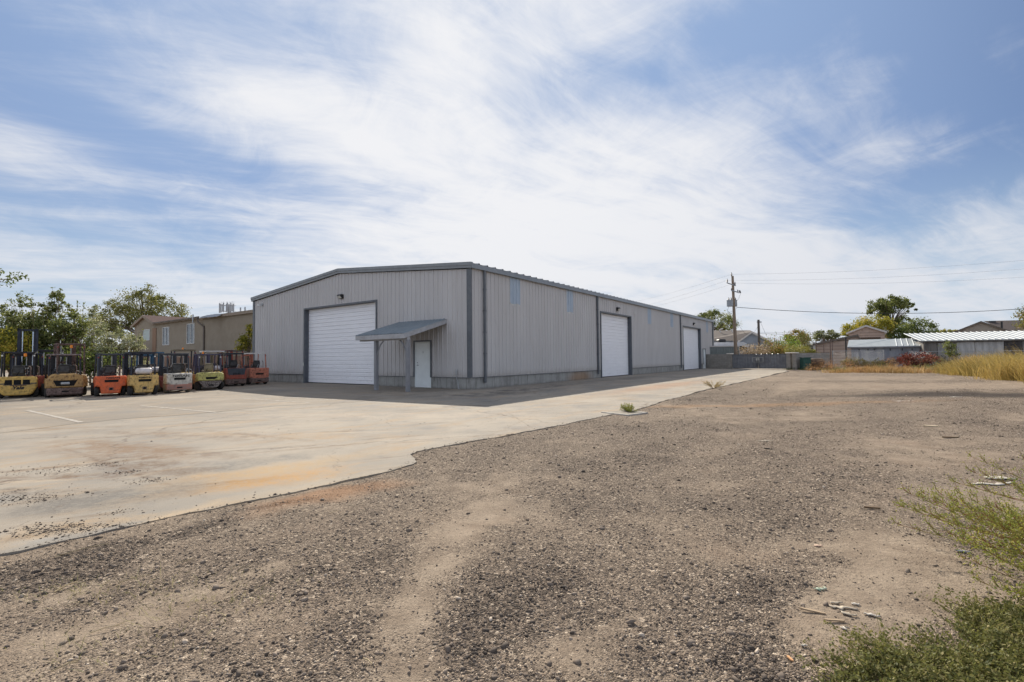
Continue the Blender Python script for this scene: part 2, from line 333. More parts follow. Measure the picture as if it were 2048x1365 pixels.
def pavement_material(name, base1, base2, lot=False):
    m, t, b = newmat(name); v = t.coord()
    wn = t.new('ShaderNodeVectorMath', operation='MULTIPLY_ADD'); t.put(wn.inputs[0], t.noise(v, 1.6, 5, .6, 0, 1)); wn.inputs[1].default_value = (.9,.9,0); t.put(wn.inputs[2], v); w0 = t.sep(wn.outputs[0])
    w = (t.math('SUBTRACT', w0[0], .45), t.math('SUBTRACT', w0[1], .45))
    st = t.mapping(v, rot=(0, 0, math.radians(50)), sc=(2.8, .62, 1), ty='TEXTURE'); st2 = t.mapping(v, rot=(0, 0, math.radians(22)), sc=(3.2, .45, 1), ty='TEXTURE')
    col = t.mix(t.step(t.noise(v, .35, 6, .6), .35, .65), base1, base2)
    fg = t.step(t.noise(v, 26., 6, .75), .30, .62); fg3 = t.step(t.noise(v, 7., 5, .7), .36, .60); fg2 = t.math('MULTIPLY', t.math('ADD', .35, t.math('MULTIPLY', fg, .85)), t.math('ADD', .55, t.math('MULTIPLY', fg3, .6)))
    def lay(mask, c, a):
        nonlocal col
        mask = t.math('MULTIPLY', mask, fg2)
        col = t.mix(t.math('MULTIPLY', mask, a, clamp=True), col, c)
    dn = t.noise(st, 1.4, 7, .68); lay(t.step(dn, .50, .64), (.33,.245,.16), .7)          # blown sand streaks
    lay(t.step(t.noise(st2, 1.1, 7, .7), .55, .68), (.155,.11,.075), .75)                     # brown dirt
    lay(t.step(t.noise(t.mapping(v, loc=(9,4,0)), .7, 6, .65), .50, .66), (.20,.188,.175), .7); lay(t.step(t.noise(t.mapping(v, loc=(4,1,0)), 3.2, 7, .75), .58, .72), (.17,.14,.11), .45)  # worn grey
    lay(t.step(t.noise(t.mapping(v, loc=(2,7,0)), .5, 4, .6), .52, .68), (.40,.345,.275), .45)
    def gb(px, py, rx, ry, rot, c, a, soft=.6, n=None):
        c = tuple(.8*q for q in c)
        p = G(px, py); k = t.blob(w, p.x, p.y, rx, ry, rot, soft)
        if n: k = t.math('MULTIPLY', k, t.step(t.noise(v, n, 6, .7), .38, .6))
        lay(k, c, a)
    def gl(p0, p1, w_, c, a, soft=.8, n=None):
        A, B_ = G(*p0), G(*p1); q = (A+B_)/2; k = t.blob(w2, q.x, q.y, (B_-A).length/2, w_, math.atan2(B_.y-A.y, B_.x-A.x), soft)
        if n: k = t.math('MULTIPLY', k, t.step(t.noise(v, n, 5, .7), .36, .56))
        lay(k, c, a)
    w2n = t.new('ShaderNodeVectorMath', operation='MULTIPLY_ADD'); t.put(w2n.inputs[0], t.noise(v, 3.5, 4, .6, 0, 1)); w2n.inputs[1].default_value = (.14,.14,0); t.put(w2n.inputs[2], v); w2 = t.sep(w2n.outputs[0]); w2 = (t.math('SUBTRACT', w2[0], .07), t.math('SUBTRACT', w2[1], .07))
    if not lot:
        gl((150, 905), (360, 978), .045, (.12,.08,.055), .85, n=6.); gl((-60, 950), (230, 925), .07, (.15,.10,.065), .8, n=4.); gl((200, 928), (330, 912), .08, (.16,.11,.07), .7, n=4.); gl((230, 895), (470, 915), .2, (.19,.13,.085), .75, n=3.); gl((130, 885), (330, 905), .35, (.21,.145,.095), .75, n=2.); gl((420, 862), (600, 880), .10, (.17,.12,.08), .7, n=3.); gl((520, 905), (700, 890), .06, (.20,.13,.08), .7, n=4.)
        gl((-80, 968), (180, 958), .05, (.42,.34,.25), .7); gl((260, 1055), (420, 1010), .05, (.44,.34,.23), .8); gl((0, 1092), (120, 1075), .10, (.30,.29,.27), .7); gl((600, 868), (820, 862), .05, (.40,.33,.25), .7); gl((1000, 815), (1100, 880), .012, (.16,.12,.09), .6); gl((1010, 800), (1230, 826), .012, (.16,.12,.09), .6); gl((960, 880), (1060, 835), .03, (.22,.17,.12), .5, n=5.)
        gb(560, 958, .62, .30, .75, (.52,.30,.11), .7, .75); gb(480, 948, .8, .3, .75, (.50,.33,.16), .6); gb(640, 925, .9, .3, .8, (.45,.32,.18), .5); gb(420, 975, .6, .2, .7, (.40,.24,.10), .5)
        gb(200, 1000, .75, .42, .75, (.20,.185,.165), .85); gb(60, 1010, .6, .4, .5, (.19,.17,.15), .5, n=3.); gb(480, 930, 1.1, .28, .8, (.20,.19,.17), .5)
        gb(300, 930, 1.3, .35, -.5, (.18,.12,.08), .8, n=2.5); gb(120, 955, 1.2, .16, .1, (.19,.12,.075), .75, n=3.); gb(230, 900, 1.6, .5, -.4, (.26,.17,.11), .6, n=2.)
        gb(350, 870, 2.2, .35, -.3, (.19,.13,.09), .6, n=2.5); gb(80, 860, 2.0, .3, .2, (.23,.16,.1), .5, n=2.); gb(110, 1065, .5, .1, .6, (.14,.10,.07), .8, n=5.); gb(30, 985, .4, .15, 0, (.13,.10,.08), .8, n=6.)
        gb(560, 870, 2.5, .3, -.15, (.42,.29,.17), .55, n=2.); gb(700, 960, 1., .3, .8, (.46,.38,.28), .5); gb(850, 830, 4., .6, 0, (.48,.40,.32), .5, n=2.); gb(300, 1035, .9, .12, .75, (.46,.36,.25), .6)
        gb(1330, 772, 5., .7, .9, (.42,.22,.11), .55, .8); gb(1180, 795, 3.5, .5, .8, (.36,.26,.17), .5, n=2.); gb(1560, 748, 7., 1.2, .95, (.44,.38,.30), .5)
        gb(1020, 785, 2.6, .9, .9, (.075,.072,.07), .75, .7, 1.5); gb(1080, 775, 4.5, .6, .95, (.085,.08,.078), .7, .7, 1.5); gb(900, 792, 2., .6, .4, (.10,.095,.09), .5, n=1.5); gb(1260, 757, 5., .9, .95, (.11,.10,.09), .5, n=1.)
        gb(1000, 870, 2.0, .25, .9, (.30,.24,.18), .5, n=3.); gb(940, 812, .5, .14, 0, (.15,.11,.08), .7)
        gb(0, 1080, .7, .2, .6, (.46,.34,.22), .5)
    # long cracks filled with dirt
    cx = t.mapping(wn.outputs[0], loc=(.35,.1,0), rot=(0,0,.6)); cr = t.voro(cx, .16, 'Distance', 'DISTANCE_TO_EDGE'); lay(t.step(t.math('ADD', cr, t.math('MULTIPLY', t.noise(v, 2., 3), .012)), .011, .006), (.12,.09,.07), .8)
    cr2 = t.voro(t.mapping(wn.outputs[0], loc=(3,5,0), rot=(0,0,.9)), .33, 'Distance', 'DISTANCE_TO_EDGE'); lay(t.step(t.math('ADD', cr2, t.math('MULTIPLY', t.noise(v, 3., 3), .012)), .0095, .006), (.13,.10,.08), .6)
    spc, sp = t.voro2(v, 28.); spc = t.sep(spc)[0]; lay(t.math('MULTIPLY', t.step(sp, .16, .1), t.math('GREATER_THAN', spc, .93)), (.06,.05,.045), .8)
    g = t.noise(v, 130., 3, .7); col = t.mix(t.step(g, .3, .7), t.mix(1., col, (.74,.74,.74), 'MULTIPLY'), t.mix(1., col, (1.18,1.18,1.18), 'MULTIPLY'))
    t.put(b.inputs['Base Color'], col); b.inputs['Roughness'].default_value = .9; b.inputs['Specular IOR Level'].default_value = .2
    t.put(b.inputs['Normal'], t.bump(t.math('ADD', g, t.noise(v, 9., 4, .6)), .25, .006))
    return m
def sheet(name, pts, z, m, thick=0., parent=None):
    mb = MB()
    if thick: mb.prism([(x, y, z-thick) for x, y in pts], (0, 0, thick))
    else: mb.poly([(x, y, z) for x, y in pts])
    o = mb.build(name, m, parent); return o
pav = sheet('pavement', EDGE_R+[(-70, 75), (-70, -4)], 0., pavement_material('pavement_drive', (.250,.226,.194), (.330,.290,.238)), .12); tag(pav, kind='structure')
LOTB = [(-24, -1), (-13, 5.0), (-10.6, 8.6), (-10.25,9.66), (-9.99,11.04), (-9.55,11.91), (-8.33,12.87), (-7.18,14.91), (-5.29,15.7), (-4.1, 17.6), (-3.5, 19.6), (-2.6,22.6)]
lot = sheet('parking_lot', rough_line(LOTB, .15, .03, 8)+[(-18.5, 34.1), (-45, 60), (-60, 40), (-60, -1)], .004, pavement_material('pavement_lot', (.225,.197,.163), (.27,.237,.195), True)); tag(lot, kind='structure')
paint = mat('worn_paint', (.43,.395,.35), (.23,.20,.165), 11., .8, lo=.36, hi=.62)
for a, b, wd in [((53,821.5),(162.6,845.7),.11), ((281,812),(435,826),.10), ((480,797),(620,806.5),.08), ((560,795),(672,801),.08), ((120,800),(150,803),.09), ((700,791),(900,797.5),.07)]:
    p, q = G(*a), G(*b); d = (q-p).normalized(); n = Vector((-d.y, d.x, 0))*wd/2
    sheet('parking_line', [(p-n).xy, (q-n).xy, (q+n).xy, (p+n).xy], .009, paint, parent=lot)

# loose stones: one mesh nobody could count
def stones(name, n, xs, ys, zs, sizes, m, tints, flat=.55):
    t_ = (1+5**.5)/2; ico = np.array([(-1,t_,0),(1,t_,0),(-1,-t_,0),(1,-t_,0),(0,-1,t_),(0,1,t_),(0,-1,-t_),(0,1,-t_),(t_,0,-1),(t_,0,1),(-t_,0,-1),(-t_,0,1)])/1.9
    fc = np.array([(0,11,5),(0,5,1),(0,1,7),(0,7,10),(0,10,11),(1,5,9),(5,11,4),(11,10,2),(10,7,6),(7,1,8),(3,9,4),(3,4,2),(3,2,6),(3,6,8),(3,8,9),(4,9,5),(2,4,11),(6,2,10),(8,6,7),(9,8,1)])
    V = ico[None]*(1+RNG.normal(0, .24, (n, 12, 1))); sc = np.stack([RNG.uniform(.7,1.3,n), RNG.uniform(.5,1.,n), RNG.uniform(.35,.8,n)*flat/.55], 1); V = V*sc[:, None, :]
    a = RNG.uniform(0, 2*PI, n); c, s = np.cos(a), np.sin(a); tl = RNG.normal(0, .25, n); ct, st = np.cos(tl), np.sin(tl)
    x, y, z = V[..., 0].copy(), V[..., 1].copy(), V[..., 2].copy()
    z2 = z*ct[:, None]+x*st[:, None]; x = x*ct[:, None]-z*st[:, None]; z = z2
    X = x*c[:, None]-y*s[:, None]; Y = x*s[:, None]+y*c[:, None]
    V = np.stack([X, Y, z], 2)*sizes[:, None, None]*.5 + np.stack([xs, ys, zs+sizes*.06], 1)[:, None, :]
    Fa = fc[None]+(np.arange(n)*12)[:, None, None]
    return npmesh(name, V.reshape(-1, 3), Fa.reshape(-1, 3), m, tint=np.repeat(tints, 12))
def stone_mat():
    m, t, b = newmat('stone'); r = t.new('ShaderNodeValToRGB'); t.put(r.inputs[0], t.attr('tint')); e = r.color_ramp.elements
    for _ in range(3): e.new(.5)
    for k, (p, c) in enumerate([(0, (.055,.045,.038)), (.4, (.145,.117,.095)), (.7, (.215,.175,.14)), (.9, (.30,.245,.195)), (1, (.52,.45,.37))]): e[k].position = p; e[k].color = (*c, 1)
    t.put(b.inputs['Base Color'], t.mix(t.step(t.noise(t.coord(), 60., 3), .3, .7), r.outputs[0], t.mix(1., r.outputs[0], (1.25,1.2,1.15), 'MULTIPLY'))); b.inputs['Roughness'].default_value = .85; b.inputs['Specular IOR Level'].default_value = .3
    return m
SM = stone_mat()
def scatter():
    n = 260000; y = 1.9*np.exp(RNG.random(n)*math.log(26/1.9)); x = (RNG.random(n)*2-1)*y*1.25
    d = edge_dist(x, y); du = dustf(x, y)
    keep = (d > -.04) & (RNG.random(n) < np.clip(1.0-1.1*du, .07, 1)); x, y, d = x[keep], y[keep], d[keep]
    n = len(x); size = np.clip(RNG.lognormal(math.log(.0088), .5, n), .0045, .05)*np.clip(.85+.05*y, 1, 1.5)
    z = gheight(x, y); z = np.where(d < .02, 0., z)
    ti = np.clip(RNG.beta(2, 2.6, n)+.05*RNG.normal(size=n), 0, 1); ti = np.clip(ti-.24*np.clip((.25-dustf(x, y))/.2, 0, 1), 0, 1); ti = np.where(RNG.random(n) < .02, .97, ti)
    o = stones('gravel', n, x, y, z, size, SM, ti); tag(o, 'loose grey gravel stones strewn over the dirt yard', 'gravel', kind='stuff')
    # crumbs of dirt lying on the pavement
    cl = [((30, 995), .25, 260), ((70, 1000), .2, 160), ((95, 1060), .16, 420), ((170, 1058), .14, 220), ((260, 1050), .2, 90), ((240, 1025), .1, 60), ((200, 930), .16, 160), ((250, 945), .12, 140), ((300, 962), .12, 120), ((130, 940), .3, 120), ((30, 945), .3, 120), ((620, 870), 1.3, 60), ((850, 850), 1.2, 90), ((1100, 830), 1.0, 60), ((300, 1000), 1.2, 70), ((1350, 790), 1.2, 100)]
    X = []; Y = []
    for (px, py), r, k in cl:
        p = G(px, py); X.append(p.x+RNG.normal(0, r, k)); Y.append(p.y+RNG.normal(0, r*.6, k))
    # gravel kicked over the pavement edge
    for i in range(len(EDGE_R)-60):
        ex, ey = EDGE_R[i]; k = int(RNG.integers(0, 5)*(.4+1.2*abs(math.sin(i*.021)))); X.append(ex+RNG.normal(-.01, .06, k)); Y.append(ey+RNG.normal(.01, .05, k))
    X = np.concatenate(X); Y = np.concatenate(Y); d = edge_dist(X, Y); k = (d < .01) & (Y > 1.5) & (Y < 24); X, Y = X[k], Y[k]; n = len(X)
    size = np.clip(RNG.lognormal(math.log(.010), .5, n), .004, .04)
    o = stones('dirt_crumbs', n, X, Y, np.zeros(n), size, SM, np.clip(RNG.beta(1.4, 5, n), 0, 1)); tag(o, 'dark crumbs of soil and grit scattered on the pale pavement', 'dirt', kind='stuff')
scatter()
#==PART3==
# ------------------------------------------------------------------ the warehouse (local X = long wall, local Y = front wall to the left)
BX, BY, BYAW = -1.8483, 21.7877, math.atan2(.81279574, .58254878)
LEN, WID, HB, HE, HR = 45.2, 19.7, .56, 5.50, 6.36
m_clad = mat('cladding_tan_grey', (.50,.467,.445), (.54,.507,.485), 1.2, .5, spec=.35, c3=(.44,.41,.39), scale3=.35, amt3=.35, stretch=(1,1,.25))
def clad_mat():
    m, t, b = newmat('ribbed_cladding'); v = t.coord(); x, y, z = t.sep(v); q = t.math('ADD', x, y)
    c = t.mix(t.step(t.noise(t.mapping(v, sc=(1,1,.25)), 1.2, 5, .6), .35, .65), (.505,.488,.478), (.54,.523,.512))
    cell = t.new('ShaderNodeTexWhiteNoise', noise_dimensions='1D'); t.put(cell.inputs['W'], t.math('FLOOR', t.math('DIVIDE', q, .915))); c = t.mix(t.math('MULTIPLY', cell.outputs['Value'], .5), c, (.47,.452,.44))
    st = t.step(t.noise(t.mapping(v, sc=(3,3,.12)), 3., 6, .7), .56, .74); c = t.mix(t.math('MULTIPLY', st, .30), c, (.36,.335,.315))
    sp = t.step(t.math('ADD', z, t.math('MULTIPLY', t.noise(v, 4., 5, .7), .5)), 1.15, .72); c = t.mix(t.math('MULTIPLY', sp, .42), c, (.30,.26,.215))
    fr = t.math('FRACT', t.math('DIVIDE', q, .915)); lap = t.math('LESS_THAN', fr, .009); c = t.mix(t.math('MULTIPLY', lap, .6), c, (.2,.19,.18))
    sx = t.math('ABSOLUTE', t.math('SUBTRACT', t.math('FRACT', t.math('DIVIDE', q, .305)), .5)); sz = t.math('ABSOLUTE', t.math('SUBTRACT', t.math('FRACT', t.math('DIVIDE', z, 1.5)), .4)); scr = t.math('MULTIPLY', t.math('LESS_THAN', sx, .035), t.math('LESS_THAN', sz, .008)); c = t.mix(t.math('MULTIPLY', scr, .7), c, (.22,.21,.2))
    t.put(b.inputs['Base Color'], c); b.inputs['Roughness'].default_value = .5; b.inputs['Specular IOR Level'].default_value = .35
    t.put(b.inputs['Normal'], t.bump(t.noise(t.mapping(v, sc=(1,1,.5)), 1.6, 2), .25, .03)); return m
m_clad = clad_mat()
m_trim = mat('charcoal_trim', (.105,.115,.128), (.13,.14,.152), 4., .45, spec=.4)
m_gut = mat('eave_trim_grey', (.20,.215,.225), (.24,.255,.265), 3., .4, spec=.5)
m_jamb = mat('jamb_dark', (.075,.085,.10), (.10,.108,.125), 4., .5)
m_door = mat('white_door_metal', (.90,.90,.92), (.87,.87,.89), 1.2, .45, spec=.4, c3=(.70,.70,.71), scale3=1.3, amt3=.12, stretch=(1,1,3.))
m_leaf = mat('white_door_leaf', (.82,.86,.85), (.77,.81,.80), 3., .4)
m_metal = mat('galvanised', (.45,.46,.47), (.36,.37,.38), 8., .4, .6)
m_black = mat('black_plastic', (.025,.025,.027), None, 1, .5)
m_lens = mat('light_lens', (.72,.72,.66), (.65,.65,.6), 9., .25, spec=.6)
m_canfas = mat('canopy_fascia', (.36,.36,.37), (.42,.42,.43), 5., .6, c3=(.28,.27,.26), amt3=.4, scale3=3.)
m_canroof = mat('canopy_roof_metal', (.22,.26,.29), (.27,.31,.34), 3., .38, .25)
m_sky = mat('fibreglass_panel', (.30,.37,.45), (.42,.48,.55), 6., .3, stretch=(6,6,.4), lo=.3, hi=.7)
m_seal = mat('sealant_white', (.62,.62,.60), (.45,.43,.41), 7., .7)
m_roof = mat('roof_metal', (.42,.43,.44), (.36,.37,.38), 2., .4, .2)
def found_mat():
    m, t, b = newmat('foundation_concrete'); v = t.coord(); x, y, z = t.sep(v); q = t.math('ADD', x, y)
    c = t.mix(t.step(t.noise(v, 1.8, 7, .65), .35, .65), (.23,.225,.21), (.33,.325,.305))
    cell = t.new('ShaderNodeTexWhiteNoise', noise_dimensions='1D'); t.put(cell.inputs['W'], t.math('FLOOR', t.math('DIVIDE', q, .61)))
    c = t.mix(t.math('MULTIPLY', cell.outputs['Value'], .55), c, (.38,.375,.35))
    c = t.mix(t.math('MULTIPLY', t.step(t.noise(t.mapping(v, sc=(1,1,.2)), 5., 6, .7), .52, .68), .6), c, (.13,.12,.11))
    fr = t.math('FRACT', t.math('DIVIDE', q, .61)); ln = t.math('LESS_THAN', t.math('ABSOLUTE', t.math('SUBTRACT', fr, .5)), .014); c = t.mix(t.math('MULTIPLY', ln, .75), c, (.08,.075,.07))
    c = t.mix(t.math('MULTIPLY', t.blob((x, z), 10.5, .1, 1.3, .45, 0, .7), .6), c, (.30,.15,.05))
    c = t.mix(t.math('MULTIPLY', t.step(t.math('ADD', z, t.math('MULTIPLY', t.noise(v, 3., 4), .2)), .22, .04), .6), c, (.10,.085,.07))
    t.put(b.inputs['Base Color'], c); b.inputs['Roughness'].default_value = .9; t.put(b.inputs['Normal'], t.bump(t.noise(v, 14., 6, .7), .4, .01)); return m
m_found = found_mat()
wh = empty('warehouse', (BX, BY, 0), BYAW, 'long tan-grey metal warehouse with charcoal trim and white roll-up doors', 'warehouse')
def roofz(y): return HE + (HR-HE)*(1-abs(y-WID/2)/(WID/2))
RIB = [(0,0), (.08,0), (.09,.008), (.115,.008), (.125,0), (.205,0), (.222,.036), (.272,.036), (.289,0)]
PITCH_R = .305
def corrug(length, zlo, ztop, openings, put, a0=0., off=0., rib=RIB, pitch=PITCH_R):
    """openings: (a0, a1, z0, z1) cut out. put(a, o, z) -> point"""
    br = set([a0, length])
    for o in openings: br |= {o[0], o[1]}
    k = int(a0/pitch)
    prof = []
    while k*pitch < length:
        prof += [(k*pitch+r[0], r[1]) for r in rib]; k += 1
    pa = np.array([p[0] for p in prof]); po = np.array([p[1] for p in prof])
    xs = sorted(br | {p[0] for p in prof if a0 < p[0] < length}); mb = MB()
    for u0, u1 in zip(xs[:-1], xs[1:]):
        if u1-u0 < 1e-5: continue
        o0, o1 = np.interp(u0, pa, po)+off, np.interp(u1, pa, po)+off; mid = (u0+u1)/2
        iv = [(zlo, None)]
        for c in openings:
            if c[0] < mid < c[1]:
                new = []
                for lo, hi in iv:
                    if c[2] > lo+.01: new.append((lo, c[2]))
                    new.append((max(lo, c[3]), hi))
                iv = new
        for lo, hi in iv:
            h0, h1 = (ztop(u0), ztop(u1)) if hi is None else (hi, hi)
            mb.poly([put(u0, o0, lo), put(u1, o1, lo), put(u1, o1, h1), put(u0, o0, h0)])
    return mb
D1 = (6.62, 13.38, 0, 4.50)          # front door opening (along Y)
D2 = (13.58, 18.92, 0, 4.47); D3 = (32.66, 39.25, 0, 4.42)     # along X
PD = (2.56, 3.66, 0, 2.24); PS = (40.22, 41.28, 0, 2.2)
SKY = [(2.98, 3.88), (8.86, 9.66), (22.72, 23.5), (28.75, 29.5), (41.95, 42.8)]
corrug(WID, HB-.02, lambda a: roofz(a)-.02, [D1, PD], lambda a, o, z: (-.012-o, a, z)).build('front_wall', m_clad, wh)
corrug(LEN, HB-.02, lambda a: HE+.05, [D2, D3, PS]+[(a, b, 4.14, 9) for a, b in SKY][:0], lambda a, o, z: (a, -.012-o, z)).build('side_wall', m_clad, wh)
corrug(LEN, HB-.02, lambda a: HE+.05, [], lambda a, o, z: (a, WID+.012+o, z)).build('side_wall', m_clad, wh)
corrug(WID, HB-.02, lambda a: roofz(a)-.02, [], lambda a, o, z: (LEN+.012+o, a, z)).build('rear_wall', m_clad, wh)
for a, b in SKY:
    p = corrug(b, 4.16, lambda q: HE+.04, [], lambda s, o, z: (s, -.012-o, z), a0=a, off=.006).build('wall_skylight', m_sky, wh); p['label'] = 'ribbed translucent panel set high in the wall'
    mb = corrug(b+.03, 3.98+.1, lambda q: 4.17+.03*math.sin(q*9), [], lambda s, o, z: (s, -.012-o, z), a0=a-.03, off=.009); mb.build('sealant_strip', m_seal, p)
# foundation in pieces between the doorways
mb = MB()
def fnd(side, a, b):
    if side == 'f': mb.box(0, .22, a, b, -.1, HB)
    else: mb.box(a, b, 0, .22, -.1, HB)
for a, b in [(.0, PD[0]), (PD[1], D1[0]), (D1[1], WID)]: fnd('f', a, b)
for a, b in [(.2225, D2[0]), (D2[1], D3[0]), (D3[1], PS[0]), (PS[1], LEN)]: fnd('s', a, b)
mb.box(.2225, LEN, WID-.22, WID, -.1, HB-.003); mb.box(LEN-.22, LEN-.003, .2225, WID-.2225, -.1, HB)
mb.build('foundation', m_found, wh)
# bottom ledge of the cladding
for a, b in [(0, PD[0]-.09), (PD[1]+.09, D1[0]-.09), (D1[1]+.09, WID)]: mb = MB(); mb.box(-.052, -.001, a, b, HB-.045, HB-.018); mb.build('base_flashing', m_trim, wh)
for a, b in [(0, D2[0]-.09), (D2[1]+.09, D3[0]-.09), (D3[1]+.09, PS[0]-.06), (PS[1]+.06, LEN)]: mb = MB(); mb.box(a+.06, b, -.052, -.001, HB-.045, HB-.018); mb.build('base_flashing', m_trim, wh)
# roof with ribs, overhang
mb = MB(); ys = [-.14, WID/2, WID+.14]; zs = [HE+.235, HR+.235, HE+.235]
prof = []; k = 0
while k*.61 < LEN+.2:
    prof += [(-.1+k*.61, 0), (-.1+k*.61+.48, 0), (-.1+k*.61+.51, .05), (-.1+k*.61+.58, .05)]; k += 1
prof = [p for p in prof if p[0] < LEN+.1]+[(LEN+.1, 0)]
for j in range(2):
    for (a, o), (b, q) in zip(prof[:-1], prof[1:]):
        mb.poly([(a, ys[j], zs[j]+o), (b, ys[j], zs[j]+q), (b, ys[j+1], zs[j+1]+q), (a, ys[j+1], zs[j+1]+o)])
mb.poly([(-.1, -.14, HE+.2), (LEN+.1, -.14, HE+.2), (LEN+.1, WID/2, HR+.2), (-.1, WID/2, HR+.2)]); mb.poly([(-.1, WID+.14, HE+.2), (LEN+.1, WID+.14, HE+.2), (LEN+.1, WID/2, HR+.2), (-.1, WID/2, HR+.2)])
mb.build('roof', m_roof, wh)
mb = MB(); mb.prism([(-.14, -.19, HE), (-.14, -.16, HE+.22), (-.14, -.02, HE+.225), (-.14, -.053, HE)], (LEN+.28, 0, 0)); mb.build('gutter', m_gut, wh)
mb = MB(); mb.prism([(-.14, WID+.18, HE), (-.14, WID+.16, HE+.22), (-.14, WID+.02, HE+.225), (-.14, WID+.053, HE)], (LEN+.28, 0, 0)); mb.build('gutter', m_gut, wh)
for x0, x1 in ((-.15, -.058), (LEN+.058, LEN+.15)):
    mb = MB()
    for a, b in ((-.16, WID/2), (WID+.16, WID/2)):
        za, zb = HE, HR
        mb.prism([(x0, a, za), (x0, b, zb), (x0, b, zb+.12), (x0, a, za+.12)], (x1-x0, 0, 0))
        mb.prism([(x0-.03, a, za+.122), (x0-.03, b, zb+.122), (x0-.03, b, zb+.27), (x0-.03, a, za+.27)], (x1-x0+.06, 0, 0))
    mb.build('rake_trim', m_gut, wh)
# corner trims and downspouts
for x0, x1, y0, y1 in ((-.068, -.002, -.012, .2), (-.068, .03, -.068, -.014)): pass
mb = MB(); mb.box(-.07, -.001, -.07, .2, HB-.03, HE+.0); mb.build('corner_trim', m_trim, wh)
mb = MB(); mb.box(-.07, -.001, WID-.16, WID+.07, HB-.03, HE); mb.build('corner_trim', m_trim, wh)
mb = MB(); mb.box(LEN-.16, LEN+.07, -.07, -.001, HB-.03, HE); mb.build('corner_trim', m_trim, wh)
for a in (.86, 12.93, 31.66, 44.6):
    mb = MB(); mb.bbox(a-.06, a+.06, -.16, -.055, .27, HE+.02, .012); o = mb.build('downspout', m_trim, wh)
    for z in (1.6, 2.6, 3.6, 4.6): mb = MB(); mb.box(a-.075, a+.075, -.168, -.05, z, z+.04); mb.build('bracket', m_jamb, o)
# roll-up doors
def rollup(axis, o, rec=.24):
    a, b, z0, z1 = o
    q = (lambda a_, y, z: (y, a_, z)) if axis == 'y' else (lambda a_, y, z: (a_, y, z))
    prof = []; z = .0
    while z < z1-.001:
        dp = .05; gw = .026
        prof += [(z, .014-dp), (z+gw, .014-dp), (z+gw+.003, .014), (z+.105, .014), (z+.113, .008), (z+.128, .008), (z+.136, .014), (z+.222, .014)]; z += .225
    prof = [(p, d) for p, d in prof if p < z1]+[(z1, .014)]
    mb = MB()
    for (p0, d0), (p1, d1) in zip(prof[:-1], prof[1:]): mb.poly([q(a, rec-d0, p0+.01), q(b, rec-d0, p0+.01), q(b, rec-d1, p1+.01), q(a, rec-d1, p1+.01)])
    door = mb.build('rollup_door', m_door, wh)
    mb = MB(); mb.box(*((rec-.035, rec-.012, a, b) if axis == 'y' else (a, b, rec-.035, rec-.012)), .0, .05); mb.build('door_seal', m_black, door)
    fr = MB()
    for c, d in ((a-.085, a), (b, b+.085)):
        if axis == 'y': fr.box(-.075, -.001, c, d, 0.0, z1)
        else: fr.box(c, d, -.075, -.001, 0.0, z1)
    if axis == 'y': fr.box(-.075, -.001, a-.085, b+.085, z1+.001, z1+.09)
    else: fr.box(a-.085, b+.085, -.075, -.001, z1+.001, z1+.09)
    fr.build('door_trim', m_trim, door)
    jb = MB()
    for c in (a, b):
        s = .006 if c == a else -.006; lo, hi = sorted((c+s*0, c+s))
        if axis == 'y': jb.box(0, rec+.05, lo, hi, 0, z1-.007)
        else: jb.box(lo, hi, 0, rec+.05, 0, z1-.007)
    if axis == 'y': jb.box(0, rec+.05, a, b, z1-.006, z1)
    else: jb.box(a, b, 0, rec+.05, z1-.006, z1)
    jb.build('door_jamb', m_jamb, door)
    # dents and scuffs along the lowest panel
    r = random.Random(int(a*10))
    for k in range(30):
        sc = MB(); s_ = a+.2+r.random()*(b-a-.4); z = r.choice([.19, .38, .56, .2, .37, .75, 1.1])+r.random()*.02; w_ = r.uniform(.02, .07)
        if axis == 'y': sc.box(rec-.0185, rec-.012, s_, s_+w_, z, z+.013)
        else: sc.box(s_, s_+w_, rec-.0185, rec-.012, z, z+.013)
        if not (z < .03): sc.build('scuff_mark', mat('scuff', (.14,.14,.14), (.35,.35,.35), 20.), door)
    return door
rollup('y', D1); rollup('x', D2); rollup('x', D3)
